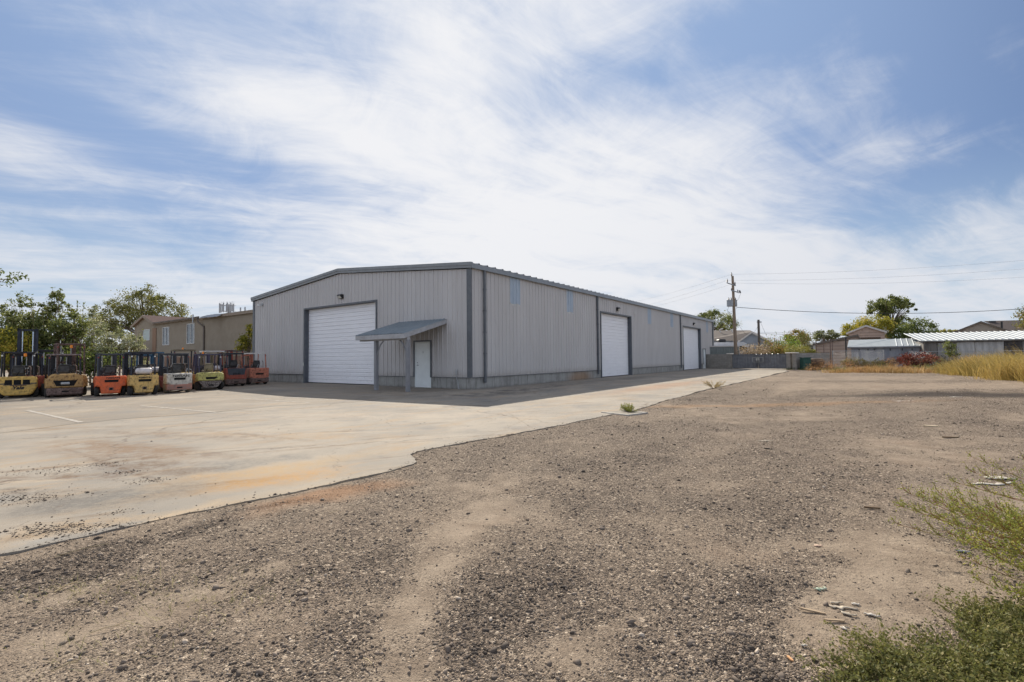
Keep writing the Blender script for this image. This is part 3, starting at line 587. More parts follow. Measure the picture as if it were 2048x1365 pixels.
# interior closing panels so nothing shows through
# man doors
def mandoor(axis, o, handle):
    a, b, z0, z1 = o; B = (lambda mb, a0, a1, y0, y1, za, zb: mb.box(y0, y1, a0, a1, za, zb)) if axis == 'y' else (lambda mb, a0, a1, y0, y1, za, zb: mb.box(a0, a1, y0, y1, za, zb))
    mb = MB(); B(mb, a+.04, b-.04, .02, .07, .01, z1-.05); d = mb.build('entry_door', m_leaf, wh)
    mb = MB(); B(mb, a, a+.038, -.02, .1, 0, z1-.04); B(mb, b-.038, b, -.02, .1, 0, z1-.04); B(mb, a, b, -.02, .1, z1-.039, z1); mb.build('door_frame', m_leaf, d)
    mb = MB(); B(mb, a-.07, a-.001, -.07, -.001, HB-.05, z1+.0); B(mb, b+.001, b+.07, -.07, -.001, HB-.05, z1); B(mb, a-.07, b+.07, -.07, -.001, z1+.001, z1+.07); mb.build('door_trim', m_trim, d)
    mb = MB(); s = 1 if handle > (a+b)/2 else -1
    if axis == 'y': mb.lathe((0, handle, 1.09), [(.035, .02), (.035, -.0), (.012, -.005), (.012, -.05)], 'x', 10); mb.box(-.055, -.035, min(handle, handle-s*.14), max(handle, handle-s*.14), 1.08, 1.105); mb.lathe((0, handle, 1.22), [(.03, .02), (.03, -.01)], 'x', 10)
    else: mb.lathe((handle, 0, 1.09), [(.035, .02), (.035, 0), (.012, -.005), (.012, -.05)], 'y', 10); mb.box(min(handle, handle-s*.14), max(handle, handle-s*.14), -.055, -.035, 1.08, 1.105)
    mb.build('door_handle', m_metal, d)
    for z in (.25, 1.1, 1.95):
        h = a+.02 if handle > (a+b)/2 else b-.045
        mb = MB(); B(mb, h, h+.02, .0, .03, z, z+.11); mb.build('hinge', m_metal, d)
    return d
d = mandoor('y', PD, 3.5); mandoor('x', PS, 40.35)
o = text('1', 'door_number', .15, m_black, d, (.017, 3.12, 1.73), (PI/2, 0, -PI/2), ext=.003)
# wall lights
def wall_light(x, y, z, rot):
    mb = MB(); mb.prism([(-.17, 0, .12), (-.17, -.16, .12), (-.17, -.22, .03), (-.17, -.10, -.12), (-.17, 0, -.12)], (.34, 0, 0)); o = mb.build('wall_light', m_black, wh); o.location = (x, y, z); o.rotation_euler = (0, 0, rot)
    mb = MB(); mb.poly([(-.15, -.224, .02), (.15, -.224, .02), (.15, -.11, -.112), (-.15, -.11, -.112)]); mb.build('lens', m_lens, o)
    mb = MB(); mb.tube([(0, -.04, .12), (0, -.04, .2), (0, -.03, .22)], .012, 6); mb.build('conduit', m_metal, o)
wall_light(-.05, 9.62, 5.0, -PI/2); wall_light(16.3, -.05, 4.89, 0); wall_light(36.4, -.05, 4.86, 0)
mb = MB(); mb.lathe((-.22, 18.55, 5.12), [(.045, -.16), (.05, -.15), (.05, .08), (.04, .1)], 'x', 12); o = mb.build('security_camera', mat('cam_white', (.75,.75,.73)), wh)
mb = MB(); mb.tube([(-.05, 18.5, 5.2), (-.14, 18.52, 5.2), (-.18, 18.55, 5.15)], .018, 6); mb.box(-.09, -.048, 18.42, 18.58, 5.1, 5.28); mb.build('mount', m_metal, o)
mb = MB(); mb.bbox(-.1, -.0745, 13.41, 13.46, 1.05, 1.25, .008); mb.build('door_switch', m_lens, wh)
mb = MB(); mb.bbox(19.6, 19.82, -.075, -.046, 4.68, 4.98, .01); o = mb.build('wall_vent', m_seal, wh)
mb = MB(); mb.bbox(-.11, -.05, .79, .89, .66, .90, .01); mb.tube([(-.075, .84, .66), (-.07, .84, .45), (-.03, .80, .35), (-.04, .76, .1), (-.03, .72, -.02)], .016, 6); mb.build('outlet_conduit', m_metal, wh)
# door canopy
can = empty('door_canopy', (0, 0, 0)); can.parent = wh
cx0, cx1, y0, y1, zw, zf = -2.66, -.056, 1.44, 4.75, 3.22, 2.46
def cz(x): return zw+(zf-zw)*(x-cx1)/(cx0-cx1)
mb = MB(); n = int((y1-y0)/.23); 
pr = []
for k in range(n+1):
    q = y0+k*(y1-y0)/(n+1); pr += [(q, 0), (q+.13, 0), (q+.145, .038), (q+.19, .038), (q+.205, 0)]
pr.append((y1, 0))
for (a, o_), (b, p_) in zip(pr[:-1], pr[1:]): mb.poly([(cx0-.05, a, cz(cx0-.05)+.05+o_), (cx1, a, cz(cx1)+.05+o_), (cx1, b, cz(cx1)+.05+p_), (cx0-.05, b, cz(cx0-.05)+.05+p_)])
mb.build('canopy_roof', m_canroof, can)
mb = MB()
for q in (y0, y1-.04): mb.prism([(cx0, q, cz(cx0)-.16), (cx1, q, cz(cx1)-.16), (cx1, q, cz(cx1)+.046), (cx0, q, cz(cx0)+.046)], (0, .04, 0))
mb.box(cx0-.04, cx0-.001, y0, y1, zf-.17, zf+.034); mb.build('fascia', m_canfas, can)
mb = MB()
for k in range(7):
    q = y0+.45+k*.4; mb.prism([(cx0+.002, q, cz(cx0)-.1), (cx1, q, cz(cx1)-.1), (cx1, q, cz(cx1)+.03), (cx0+.002, q, cz(cx0)+.03)], (0, .04, 0))
mb.box(-2.5, -2.32, y0+.045, y1-.045, 2.24, 2.40); mb.build('rafters', m_canfas, can)
mb = MB(); mb.prism([(cx0+.01, y0+.05, cz(cx0)+.032), (cx1, y0+.05, cz(cx1)+.032), (cx1, y0+.05, cz(cx1)+.046), (cx0+.01, y0+.05, cz(cx0)+.046)], (0, y1-y0-.1, 0)); mb.build('canopy_deck', mat('deck_board', (.16,.13,.10), (.2,.17,.13), 4.), can)
m_post = mat('painted_post', (.215,.22,.235), (.26,.262,.275), 3., .6, c3=(.17,.165,.165), amt3=.4, scale3=3.)
for q, s in ((3.62, -1), (1.52, 1)):
    mb = MB(); mb.bbox(-2.49, -2.33, q-.08, q+.08, -.01, 2.24, .012); p = mb.build('post', m_post, can)
    mb = MB(); mb.tube([(-2.41, q+s*.07, 1.62), (-2.41, q+s*.16, 1.85), (-2.41, q+s*.3, 2.06), (-2.41, q+s*.52, 2.25)], .04, 4); mb.build('brace', m_post, can)

# ------------------------------------------------------------------ drain at the pavement edge
cc = mat('kerb_concrete', (.45,.42,.37), (.36,.33,.29), 6., .9)
c0 = Vector((2.80, 12.12, 0)); dr = empty('storm_drain', c0, math.radians(-52)+PI/2, 'small concrete frame of a drain at the pavement edge beside the gravel', 'drain')
for k, (a, b, c, d_) in enumerate([(-.40, -.33, -.42, .42), (.33, .40, -.42, .42), (-.329, .329, -.42, -.36)]):
    mb = MB(); mb.bbox(a, b, c, d_, -.08, .022, .008); mb.build('kerb', cc, dr)
mb = MB(); mb.box(-.329, .329, -.359, .41, -.1, .006); mb.build('drain_bed', mat('drain_soil', (.1,.085,.065), (.17,.14,.1), 9.), dr)
#==PART4==
# ------------------------------------------------------------------ forklifts (rear faces local -Y)
def paintmat(name, c, rust=.35, c2=None, amt=.4):
    return mat(name, c, c2 or tuple(.72*x+.02 for x in c), 5., .5, spec=.35, c3=(.09,.045,.025), scale3=9., amt3=min(.9, rust*1.6))
m_tyre = mat('tyre_rubber', (.022,.021,.02), (.05,.045,.04), 6., .85); m_dirtyt = mat('pale_dusty_tyre', (.26,.23,.18), (.16,.14,.11), 6., .9)
m_steel = mat('dark_steel', (.014,.015,.02), (.035,.035,.04), 5., .5); m_navy = mat('navy_steel', (.012,.016,.030), (.026,.032,.05), 5., .5)
m_greyst = mat('grey_steel', (.035,.042,.055), (.06,.068,.08), 5., .5); m_chrome = mat('chrome_rod', (.55,.62,.72), None, 1, .2, .9)
m_purple = mat('purple_grey_steel', (.05,.045,.085), (.08,.075,.12), 5., .5); m_slot = mat('slot_dark', (.008,.008,.008), None, 1, .9)
m_rust = mat('rusty_iron', (.10,.065,.055), (.20,.14,.12), 9., .85, c3=(.05,.035,.03), scale3=14., amt3=.8)
m_mottle = mat('flaking_iron', (.07,.05,.045), (.33,.29,.26), 16., .85, lo=.45, hi=.56)
m_seat = mat('seat_vinyl', (.03,.03,.033), (.06,.06,.06), 6., .5); m_tan = mat('seat_tan', (.26,.22,.15), (.2,.17,.12), 6., .7)
m_lampd = mat('lamp_dull', (.22,.04,.03), None, 1, .4); m_orange = mat('beacon_orange', (.85,.26,.02), None, 1, .25); m_red = mat('lamp_red', (.5,.03,.02), None, 1, .3); m_white = mat('white_enamel', (.75,.73,.70), (.6,.58,.55), 5., .4)
m_tankc = mat('tank_copper', (.55,.30,.16), (.40,.24,.14), 5., .35, .3); m_tankw = mat('tank_white', (.66,.62,.62), (.5,.46,.44), 4., .4)
m_pinkw = mat('bleached_guard', (.30,.24,.23), (.12,.10,.10), 7., .6); m_teal = mat('teal_paint', (.02,.20,.15), (.03,.14,.11), 5., .5); m_gold = mat('brass_fitting', (.5,.38,.12), None, 1, .4, .3)
def rprism(mb, pts, y0, y1, r):         # polygon in XZ extruded in Y with a chamfered rear edge
    n = len(pts); cx = sum(p[0] for p in pts)/n; cz_ = sum(p[1] for p in pts)/n
    def ring(y, ins): 
        out = []
        for x, z in pts:
            dx, dz = x-cx, z-cz_; out.append((cx+dx-math.copysign(min(ins, abs(dx)), dx), y, cz_+dz-math.copysign(min(ins, abs(dz)), dz)))
        return out
    rings = [ring(y0, r), ring(y0+r*.35, r*.35), ring(y0+r, 0), ring(y1, 0)]
    mb.add([p for q in rings for p in q], [tuple(range(n)), tuple(range(3*n, 4*n))[::-1]]+[(i*n+k, i*n+(k+1)%n, (i+1)*n+(k+1)%n, (i+1)*n+k) for i in range(3) for k in range(n)])
def wheel(root, x, y, r, w, m_t, rimm, steer=0.):
    o = empty('wheel', (x, y, r)); o.parent = root; o.rotation_euler = (0, 0, steer)
    mb = MB(); mb.lathe((0,0,0), [(r*.58, -w/2), (r*.9, -w/2), (r, -w*.32), (r, w*.32), (r*.9, w/2), (r*.58, w/2)], 'x', 20); mb.build('tyre', m_t, o, True)
    mb = MB(); mb.lathe((0,0,0), [(r*.57, -w*.42), (r*.5, -w*.3), (r*.2, -w*.3), (r*.2, -w*.45), (r*.2, w*.45), (r*.2, w*.3), (r*.5, w*.3), (r*.57, w*.42)], 'x', 16); mb.build('rim', rimm, o)
FG = 'forklifts parked in a crowded row'
def forklift(px, py, label, s=.87, rz=46, w=1.2, body=None, cw=None, cwtop=.98, style='slot', bumper=None, guard=m_steel, gtop=None, gh=2.06, mast=2.05, tank=None, lettering=None, beacon=None, beaconx=.3,
             seatm=m_seat, tyre=m_tyre, rim=None, steer=0., lean=0., pos=None, roofm=None, hitch=True, stripe=None, extras=()):
    p = G(px, py) if pos is None else Vector((*pos, 0))
    rz += random.Random(len(label)*3+int(w*50)).uniform(-4, 4); o = empty('forklift', (p.x, p.y, 0), math.radians(rz), label, 'forklift', FG); o.scale = (s, s, s); h = w/2
    # chassis, hood and side steps
    mb = MB(); mb.bbox(-h*.86, h*.86, .45, 1.75, .22, .62, .03); mb.prism([(-h*.92, 1.25, .35), (-h*.92, 1.95, .35), (-h*.92, 1.95, .72), (-h*.92, 1.7, .86), (-h*.92, 1.35, .80)], (h*1.84, 0, 0)); mb.build('chassis', body, o)
    mb = MB(); mb.bbox(-h*.62, h*.62, .42, 1.25, .6, cwtop-.02, .04); mb.build('hood', body, o)
    # dashboard and steering wheel
    mb = MB(); mb.prism([(-h*.5, 1.62, .6), (-h*.5, 1.86, .6), (-h*.5, 1.82, 1.22), (-h*.5, 1.7, 1.22)], (h, 0, 0)); db = mb.build('dashboard', m_steel, o)
    mb = MB(); ring = [Vector((-.12+.17*math.cos(a), 1.48+.14*math.sin(a), 1.28+.10*math.sin(a))) for a in [2*PI*k/16 for k in range(17)]]; mb.tube(ring, .014, 6, False)
    mb.tube([(-.12, 1.48, 1.28), (-.1, 1.68, 1.1)], .02, 6); mb.tube([ring[0], ring[8]], .010, 5); mb.tube([ring[4], (-.12, 1.48, 1.28)], .01, 5); mb.build('steering_wheel', m_greyst, o)
    # seat
    mb = MB(); mb.bbox(-.24, .24, .62, 1.12, cwtop+.0, cwtop+.13, .03); so = mb.build('seat', seatm, o)
    mb = MB(); mb.tube([(-.19, .60, cwtop+.12), (-.21, .54, cwtop+.3), (-.17, .5, cwtop+.48), (.17, .5, cwtop+.48), (.21, .54, cwtop+.3), (.19, .60, cwtop+.12)], .028, 6); mb.bbox(-.19, .19, .5, .58, cwtop+.12, cwtop+.46, .03); mb.build('backrest', seatm, so)
    # counterweight
    mb = MB(); lo = bumper is not None
    if style == 'arch': pts = [(-h, .5), (-h, .86), (-h*.94, cwtop-.02), (-h*.8, cwtop), (h*.8, cwtop), (h*.94, cwtop-.02), (h, .86), (h, .5), (h*.78, .2), (h*.6, .13), (-h*.6, .13), (-h*.78, .2)]
    elif style == 'dome': pts = [(-h, .44), (-h, .80), (-h*.88, .86), (-h*.8, .99), (-h*.6, cwtop+.06), (h*.6, cwtop+.06), (h*.88, .99), (h*.96, .86), (h, .80), (h, .44)]
    elif style == 'round': pts = [(-h, .52), (-h*1.02, .72), (-h*.97, .9), (-h*.78, cwtop), (h*.78, cwtop), (h*.97, .9), (h*1.02, .72), (h, .52)]
    elif style == 'tall': pts = [(-h, .45), (-h, .9), (-h*.95, cwtop), (h*.95, cwtop), (h, .9), (h, .45)]
    else: pts = [(-h, .48), (-h, cwtop-.03), (-h*.95, cwtop), (h*.95, cwtop), (h, cwtop-.03), (h, .48), (h*.70, .44), (h*.60, .13), (-h*.60, .13), (-h*.70, .44)]
    rprism(mb, pts, 0, .55, .05); cwo = mb.build('counterweight', cw, o)
    if bumper is not None:
        mb = MB()
        if style == 'round': rprism(mb, [(-h*.9, .5), (-h*.9, .519), (h*.9, .519), (h*.9, .5), (h*.55, .16), (h*.3, .12), (-h*.3, .12), (-h*.55, .16)], .01, .5, .04)
        elif style == 'dome': rprism(mb, [(-h*.9, .1), (-h*.95, .2), (-h*.95, .439), (h*.95, .439), (h*.95, .2), (h*.9, .1)], -.07, .5, .06)
        else: rprism(mb, [(-h*.97, .15), (-h*.99, .449), (h*.99, .449), (h*.97, .15)], -.015, .5, .04)
        bo = mb.build('bumper', bumper, o)
        mb = MB(); mb.box(-.12, .12, -.075 if style == 'dome' else -.02, .0, .24, .31); mb.build('hitch_slot', m_slot, bo)
    mb = MB()
    if style == 'arch':
        for a, b in ((-.42, -.17), (-.12, .12), (.17, .42)): mb.prism([(a, -.004, .62), (b, -.004, .62), (b*(.94 if b > .3 else 1), -.004, .84), (a*(.94 if a < -.3 else 1), -.004, .84)], (0, .02, 0))
        mb.build('grille', m_slot, cwo); mb = MB(); mb.box(-h*.97, -.42, -.006, .02, .64, .69); mb.box(.42, h*.97, -.006, .02, .64, .69); mb.box(-.45, .45, -.007, .02, .595, .618); mb.build('bumper_strip', m_greyst, cwo)
    elif style == 'dome':
        mb.prism([(-.42, -.004, .78), (.42, -.004, .78), (.3, -.004, .52), (-.3, -.004, .52)], (0, .02, 0)); g = mb.build('grille', m_slot, cwo)
        mb = MB(); mb.lathe((-.16, -.02, .64), [(.05, 0), (.065, .01), (.065, .30), (.05, .31)], 'x', 12); mb.build('muffler', m_metal, g)
        mb = MB(); mb.box(-h*.96, h*.96, -.012, .01, .80, .83); mb.build('hood_lip', body, cwo)
    elif style == 'round': mb.prism([(-.27, -.003, .66), (-.22, -.003, .60), (.16, -.003, .60), (.34, -.003, .70), (.30, -.003, .73), (-.24, -.003, .73)], (0, .02, 0)); mb.build('vent_slot', m_slot, cwo)
    elif style == 'tall':
        mb.prism([(-h*.78, -.004, .72), (h*.78, -.004, .72), (h*.9, -.004, cwtop-.01), (-h*.9, -.004, cwtop-.01)], (0, .02, 0)); g = mb.build('rear_panel', m_greyst, cwo); mb = MB()
        for k in range(5): mb.box(-.2+k*.09, -.2+k*.09+.05, -.012, .01, .73, .84)
        mb.build('grille', m_slot, g)
    else: mb.box(-.24, .26, -.004, .015, .66, .78); mb.build('vent_slot', m_slot, cwo)
    if hitch and bumper is None:
        mb = MB(); mb.box(-.085, .085, -.006, .015, .28, .42); q = mb.build('hitch_pocket', m_rust, cwo); mb = MB(); mb.lathe((0, 0, .35), [(.035, -.03), (.05, -.02), (.05, .0)], 'y', 12); mb.build('tow_pin', m_slot, q)
    # wheels
    rim = rim or body
    for sx in (-1, 1): wheel(o, sx*(h-.09), .42, .24, .17, tyre, rim, steer); wheel(o, sx*(h-.06), 1.72, .31, .2, tyre, rim)
    # overhead guard
    gt = gtop or guard
    for sx in (-1, 1):
        mb = MB(); mb.tube([(sx*h*.82, .26, cwtop-.02), (sx*h*.80, .34, gh-.08), (sx*h*.8, .40, gh)], .036, 4); mb.build('guard_post', guard, o); mb = MB(); mb.tube([(sx*h*.84, 1.88, .75), (sx*h*.82, 1.62, 1.5), (sx*h*.8, 1.5, gh)], .034, 4); mb.build('guard_post', guard, o)
    mb = MB(); mb.bbox(-h*.86, h*.86, .30, .38, gh-.03, gh+.03, .01); mb.bbox(-h*.86, h*.86, 1.5, 1.58, gh-.03, gh+.03, .01)
    for sx in (-1, 1): mb.box(min(sx*h*.86, sx*h*.78), max(sx*h*.86, sx*h*.78), .381, 1.499, gh-.03, gh+.03)
    for k in range(7): q = .5+k*.14; mb.box(-h*.78, h*.78, q, q+.03, gh-.012, gh+.012)
    go = mb.build('guard_roof', gt, o)
    if roofm: mb = MB(); mb.bbox(-h*.9, h*.9, .28, 1.6, gh+.032, gh+.06, .008); mb.build('roof_panel', roofm, go)
    r_ = random.Random(len(label)*7+int(w*100))
    for k in range(3): mb = MB(); x_ = .12+k*.07; mb.tube([(x_, 1.62, 1.05), (x_+r_.uniform(-.02,.02), 1.52, 1.3+r_.uniform(0,.06))], .011, 5); mb.lathe((x_, 1.52, 1.32), [(.012, 0), (.024, .01), (.024, .035), (.01, .045)], 'z', 8); mb.build('control_lever', m_metal, o)
    mb = MB(); x_ = r_.uniform(-.4, .4); mb.tube([(x_, .45, cwtop), (x_+.1, .5, cwtop+.22), (x_+.3, .55, cwtop+.16), (x_+.38, .7, cwtop+.02)], .016, 5); mb.build('fuel_hose', m_metal if r_.random() > .5 else m_slot, o)
    mb = MB(); mb.tube([(h*.62, .42, cwtop-.02), (h*.62, .42, cwtop+.42), (h*.5, .42, cwtop+.48)], .022, 5); mb.build('exhaust_pipe', m_rust, o)
    # mast with channels, rods and carriage
    ml = MB(); t = lean
    for sx in (-1, 1):
        ml.prism([(sx*.28, 2.06, .12), (sx*.38, 2.06, .12), (sx*.38, 2.22, .12), (sx*.28, 2.22, .12)], (0, t*mast, mast-.12)); ml.prism([(sx*.225, 2.11, .12), (sx*.285, 2.11, .12), (sx*.285, 2.19, .12), (sx*.225, 2.19, .12)], (0, t*mast, mast-.2))
    for z in (.4, mast*.62, mast-.07): ml.box(-.38, .38, 2.06+t*z, 2.079+t*z, z-.04, z+.05)
    mo = ml.build('mast', guard if guard is not m_white else m_steel, o)
    mb = MB()
    for sx in (-.19, .19): mb = MB(); mb.tube([(sx, 2.10, .2), (sx, 2.10+t*mast, mast-.14)], .022, 8); mb.build('lift_cylinder', m_chrome if mast > 3 else m_metal, mo)
    mb = MB(); mb.box(-.48, .48, 2.24, 2.28, .25, .33); mb.box(-.48, .48, 2.24, 2.28, .6, .68)
    for sx in (-.3, .22): mb.box(sx, sx+.08, 2.281, 2.33, .06, .68); mb.prism([(sx, 2.281, .05), (sx+.08, 2.281, .05), (sx+.08, 3.2, .05), (sx, 3.2, .05)], (0, 0, .035))
    mb.build('fork_carriage', m_steel, mo)
    mb = MB(); mb.tube([(0, 2.12, mast-.25), (.05, 2.0, 1.2), (.02, 2.05, .7)], .015, 5); mb.build('hose', m_slot, mo)
    if tank:
        mb = MB(); mb.lathe((-.33, .24, cwtop+.19), [(.05, 0), (.13, .05), (.15, .1), (.15, .58), (.13, .63), (.05, .67)], 'x', 16); to = mb.build('gas_tank', tank, o, True)
        mb = MB(); mb.box(-.25, -.21, .1, .4, cwtop, cwtop+.05); mb.box(.18, .22, .1, .4, cwtop, cwtop+.05); mb.build('tank_cradle', m_steel, to)
    if beacon:
        mb = MB(); mb.lathe((beaconx, .36, gh+.03), [(.05, 0), (.05, .02), (.042, .03), (.042, .1), (.025, .13)], 'z', 12) if beacon == 'top' else mb.lathe((beaconx, .28, gh-.20), [(.045, 0), (.055, .02), (.055, .12), (.04, .15)], 'z', 12)
        mb.build('beacon', m_orange, o)
    for sx in (-1, 1):
        mb = MB(); mb.bbox(sx*h*.8-.028, sx*h*.8+.028, .25, .282, gh-.19, gh-.12, .008); mb.build('tail_light', m_lampd if 'yel' not in label else m_lens, o)
    for e_ in lettering or []:
        st, size, x, z, mcol, w_ = e_[:6]; y = e_[6] if len(e_) > 6 else -.004
        text(st, 'lettering', size, mcol, cwo, (x, y, z), (PI/2, 0, 0), w_, .004 if st != 'Yale' else .01, .003, .25 if st == 'Yale' else 0)
    return o
ink = mat('black_ink', (.03,.028,.03)); inkb = mat('brown_ink', (.12,.05,.03)); inkr = mat('red_ink', (.30,.04,.03))
YEL = paintmat('yellow_paint', (.68,.44,.11), .35); OCH = paintmat('ochre_paint', (.48,.29,.10), .5); ORG = paintmat('orange_paint', (.75,.14,.04), .25); SAND = paintmat('sand_yellow_paint', (.68,.45,.15), .4)
CREAM = paintmat('cream_paint', (.62,.59,.52), .35); DKR = paintmat('dull_red_paint', (.25,.055,.04), .5); LIME = paintmat('lime_yellow_paint', (.56,.52,.16), .45); PUMP = paintmat('pumpkin_paint', (.55,.23,.07), .4)
RED = paintmat('faded_red_paint', (.36,.075,.045), .7); SALM = paintmat('salmon_paint', (.55,.185,.11), .5); PINKR = mat('pinkish_rust', (.30,.19,.16), (.42,.20,.15), 6., .8, c3=(.2,.15,.13), amt3=.6, scale3=4.)
forklift(34, 797, 'yellow forklift with a three-window rear grille and slanted black lettering on its tail', w=1.3, body=YEL, cw=YEL, style='arch', guard=m_steel, gh=2.1, beacon='under', beaconx=.22, tank=None, hitch=False,
         lettering=[('Yale', .2, .02, .47, ink, .38), ('MATERIALS HANDLING', .04, .02, .575, inkb, .52)], steer=.3, rim=m_dirtyt)
forklift(130, 795, 'ochre forklift with a domed hood, exposed muffler and rusty brown bumper', w=1.33, body=OCH, cw=OCH, style='dome', bumper=m_rust, guard=m_steel, gh=1.98, gtop=m_pinkw, mast=2.0, beacon=None, cwtop=1.02)
forklift(222, 793, 'bright orange forklift with a square tail and dark guard frame', w=1.14, body=ORG, cw=ORG, guard=m_greyst, gh=1.98, tank=None, lettering=[('NISSAN', .11, .07, .86, ink, .5)], cwtop=.95, beacon=None)
forklift(289, 791, 'sand-yellow forklift with a green side tank beside the bright orange one', w=1.13, body=SAND, cw=SAND, guard=m_navy, gh=2.02, roofm=m_navy, lettering=[('KOMATSU', .09, .02, .85, ink, .5)], tank=m_tankw, cwtop=.97)
forklift(359, 786, 'cream-tailed forklift with black lettering, red hitch plate and pale tyres', w=1.14, body=DKR, cw=CREAM, style='slotb', bumper=PINKR, guard=m_greyst, gh=2.0, lettering=[('NISSAN', .15, .06, .86, ink, .72)], tyre=m_dirtyt, cwtop=1.0)
forklift(422, 780.5, 'lime-yellow forklift with a rounded tail, tan seat and flaking iron base', w=1.28, body=PUMP, cw=LIME, style='round', bumper=m_mottle, guard=m_purple, gh=1.98, seatm=m_tan, beacon='top', beaconx=-.33, steer=.35, cwtop=.98)
forklift(473, 773, 'dull red forklift with a grey ribbed rear panel next to the salmon one', w=1.2, body=RED, cw=RED, style='tall', bumper=m_rust, guard=m_greyst, gh=2.06, roofm=m_steel, cwtop=1.15)
forklift(519, 769.5, 'faded salmon forklift with a white guard roof nearest the warehouse wall', w=1.25, body=SALM, cw=SALM, bumper=m_rust, guard=SALM, gtop=m_white, roofm=None, gh=2.1, style='slotb', cwtop=1.12, hitch=False)
# second rank, further in
def behind(i, a, b):     # metres further along / across from the front rank position
    px, py = [(34,797), (130,795), (222,793), (289,791), (359,786), (422,780.5), (473,773), (519,769.5)][i]; p = G(px, py); f = Vector((-math.sin(math.radians(46)), math.cos(math.radians(46)), 0)); r = Vector((f.y, -f.x, 0))
    q = p+f*a+r*b; return (q.x, q.y)
forklift(0, 0, 'red-fendered forklift with its black mast raised high and pale blue lift rods', pos=behind(1, 2.0, -1.05), w=1.25, body=RED, cw=RED, guard=m_navy, mast=3.35, gh=2.05)
forklift(0, 0, 'rust-brown forklift with an orange beacon behind the bright orange one', pos=behind(2, 1.7, -1.1), w=1.2, body=OCH, cw=OCH, style='dome', guard=m_rust, gh=2.5, mast=2.6, beacon='under', beaconx=.0)
forklift(0, 0, 'dark forklift wedged behind the first yellow one', pos=behind(0, 2.2, 1.0), w=1.2, body=OCH, cw=OCH, guard=m_steel, gh=2.25, mast=2.3)
forklift(0, 0, 'blue-guarded forklift with brass fittings behind the sand-yellow one', pos=behind(3, 2.7, .75), w=1.2, body=YEL, cw=YEL, guard=mat('blue_guard', (.03,.09,.16), (.05,.12,.2), 5.), gh=2.1, tank=m_tankw)
forklift(0, 0, 'tan-roofed forklift with an orange beacon behind the cream-tailed one', pos=behind(4, 3.0, .85), w=1.25, body=PUMP, cw=YEL, guard=m_greyst, gtop=m_tan, roofm=m_tan, gh=2.25, beacon='top', beaconx=-.1)
forklift(0, 0, 'pale-roofed forklift with a white cage between lime-yellow and dull red ones', pos=behind(5, 3.1, 1.0), w=1.25, body=PUMP, cw=YEL, guard=m_tan, gtop=m_white, roofm=m_white, gh=2.2, tank=m_tankw)
forklift(0, 0, 'dark-framed forklift with red posts behind the dull red one', pos=behind(6, 2.6, .75), w=1.2, body=RED, cw=RED, guard=RED, gtop=m_steel, gh=2.3, mast=2.4)
#==PART5==
# ------------------------------------------------------------------ helpers for walls seen at an angle
class Wall:
    def __init__(s, o, e):
        s.o = Vector((o[0], o[1], 0)); s.e = Vector((e[0], e[1], 0)); s.L = (s.e-s.o).length; s.a = (s.e-s.o)/s.L; s.n = Vector((s.a.y, -s.a.x, 0))
        if s.n.dot(s.o) > 0: s.n = -s.n
    def uv(s, px, py):
        d = ray(px, py); c = Vector((0, 0, CAMH)); t = (s.o-c).dot(s.n)/d.dot(s.n); X = c+d*t; return (X-s.o).dot(s.a), X.z
    def p(s, u, d, z): v = s.o+s.a*u+s.n*d; return Vector((v.x, v.y, z))
    def box(s, mb, u0, u1, d0, d1, z0, z1):
        vs = [s.p(u, d, z) for z in (z0, z1) for d in (d0, d1) for u in (u0, u1)]
        mb.add(vs, [(0,2,3,1), (4,5,7,6), (0,1,5,4), (2,6,7,3), (0,4,6,2), (1,3,7,5)]); return mb
def window(W, parent, u0, u1, z0, z1, split=True, fm=None, gm=None):
    fm = fm or mat('window_frame', (.68,.68,.66)); gm = gm or mat('window_glass', (.03,.035,.04), (.10,.12,.13), 1.5, .08, spec=.8)
    mb = MB(); w = .05
    W.box(mb, u0, u1, .003, .06, z0, z0+w); W.box(mb, u0, u1, .003, .06, z1-w, z1); W.box(mb, u0, u0+w, .003, .06, z0+w, z1-w); W.box(mb, u1-w, u1, .003, .06, z0+w, z1-w)
    if split: W.box(mb, (u0+u1)/2-.03, (u0+u1)/2+.03, .003, .055, z0+w, z1-w)
    f = mb.build('window', fm, parent); mb = MB(); W.box(mb, u0+w, u1-w, .004, .02, z0+w, z1-w); mb.build('pane', gm, f); return f
m_stucco = mat('tan_stucco', (.27,.225,.17), (.30,.255,.195), 1.5, .9, bump=.3, bscale=60)
m_fasc = mat('brown_fascia', (.13,.105,.085), (.16,.13,.105), 3., .6); m_shing = mat('pink_tan_shingles', (.38,.25,.19), (.30,.20,.155), 14., .9, stretch=(1,1,4))
m_gravelroof = mat('brown_shingles', (.17,.14,.12), (.11,.095,.085), 12., .9, stretch=(1,1,4))
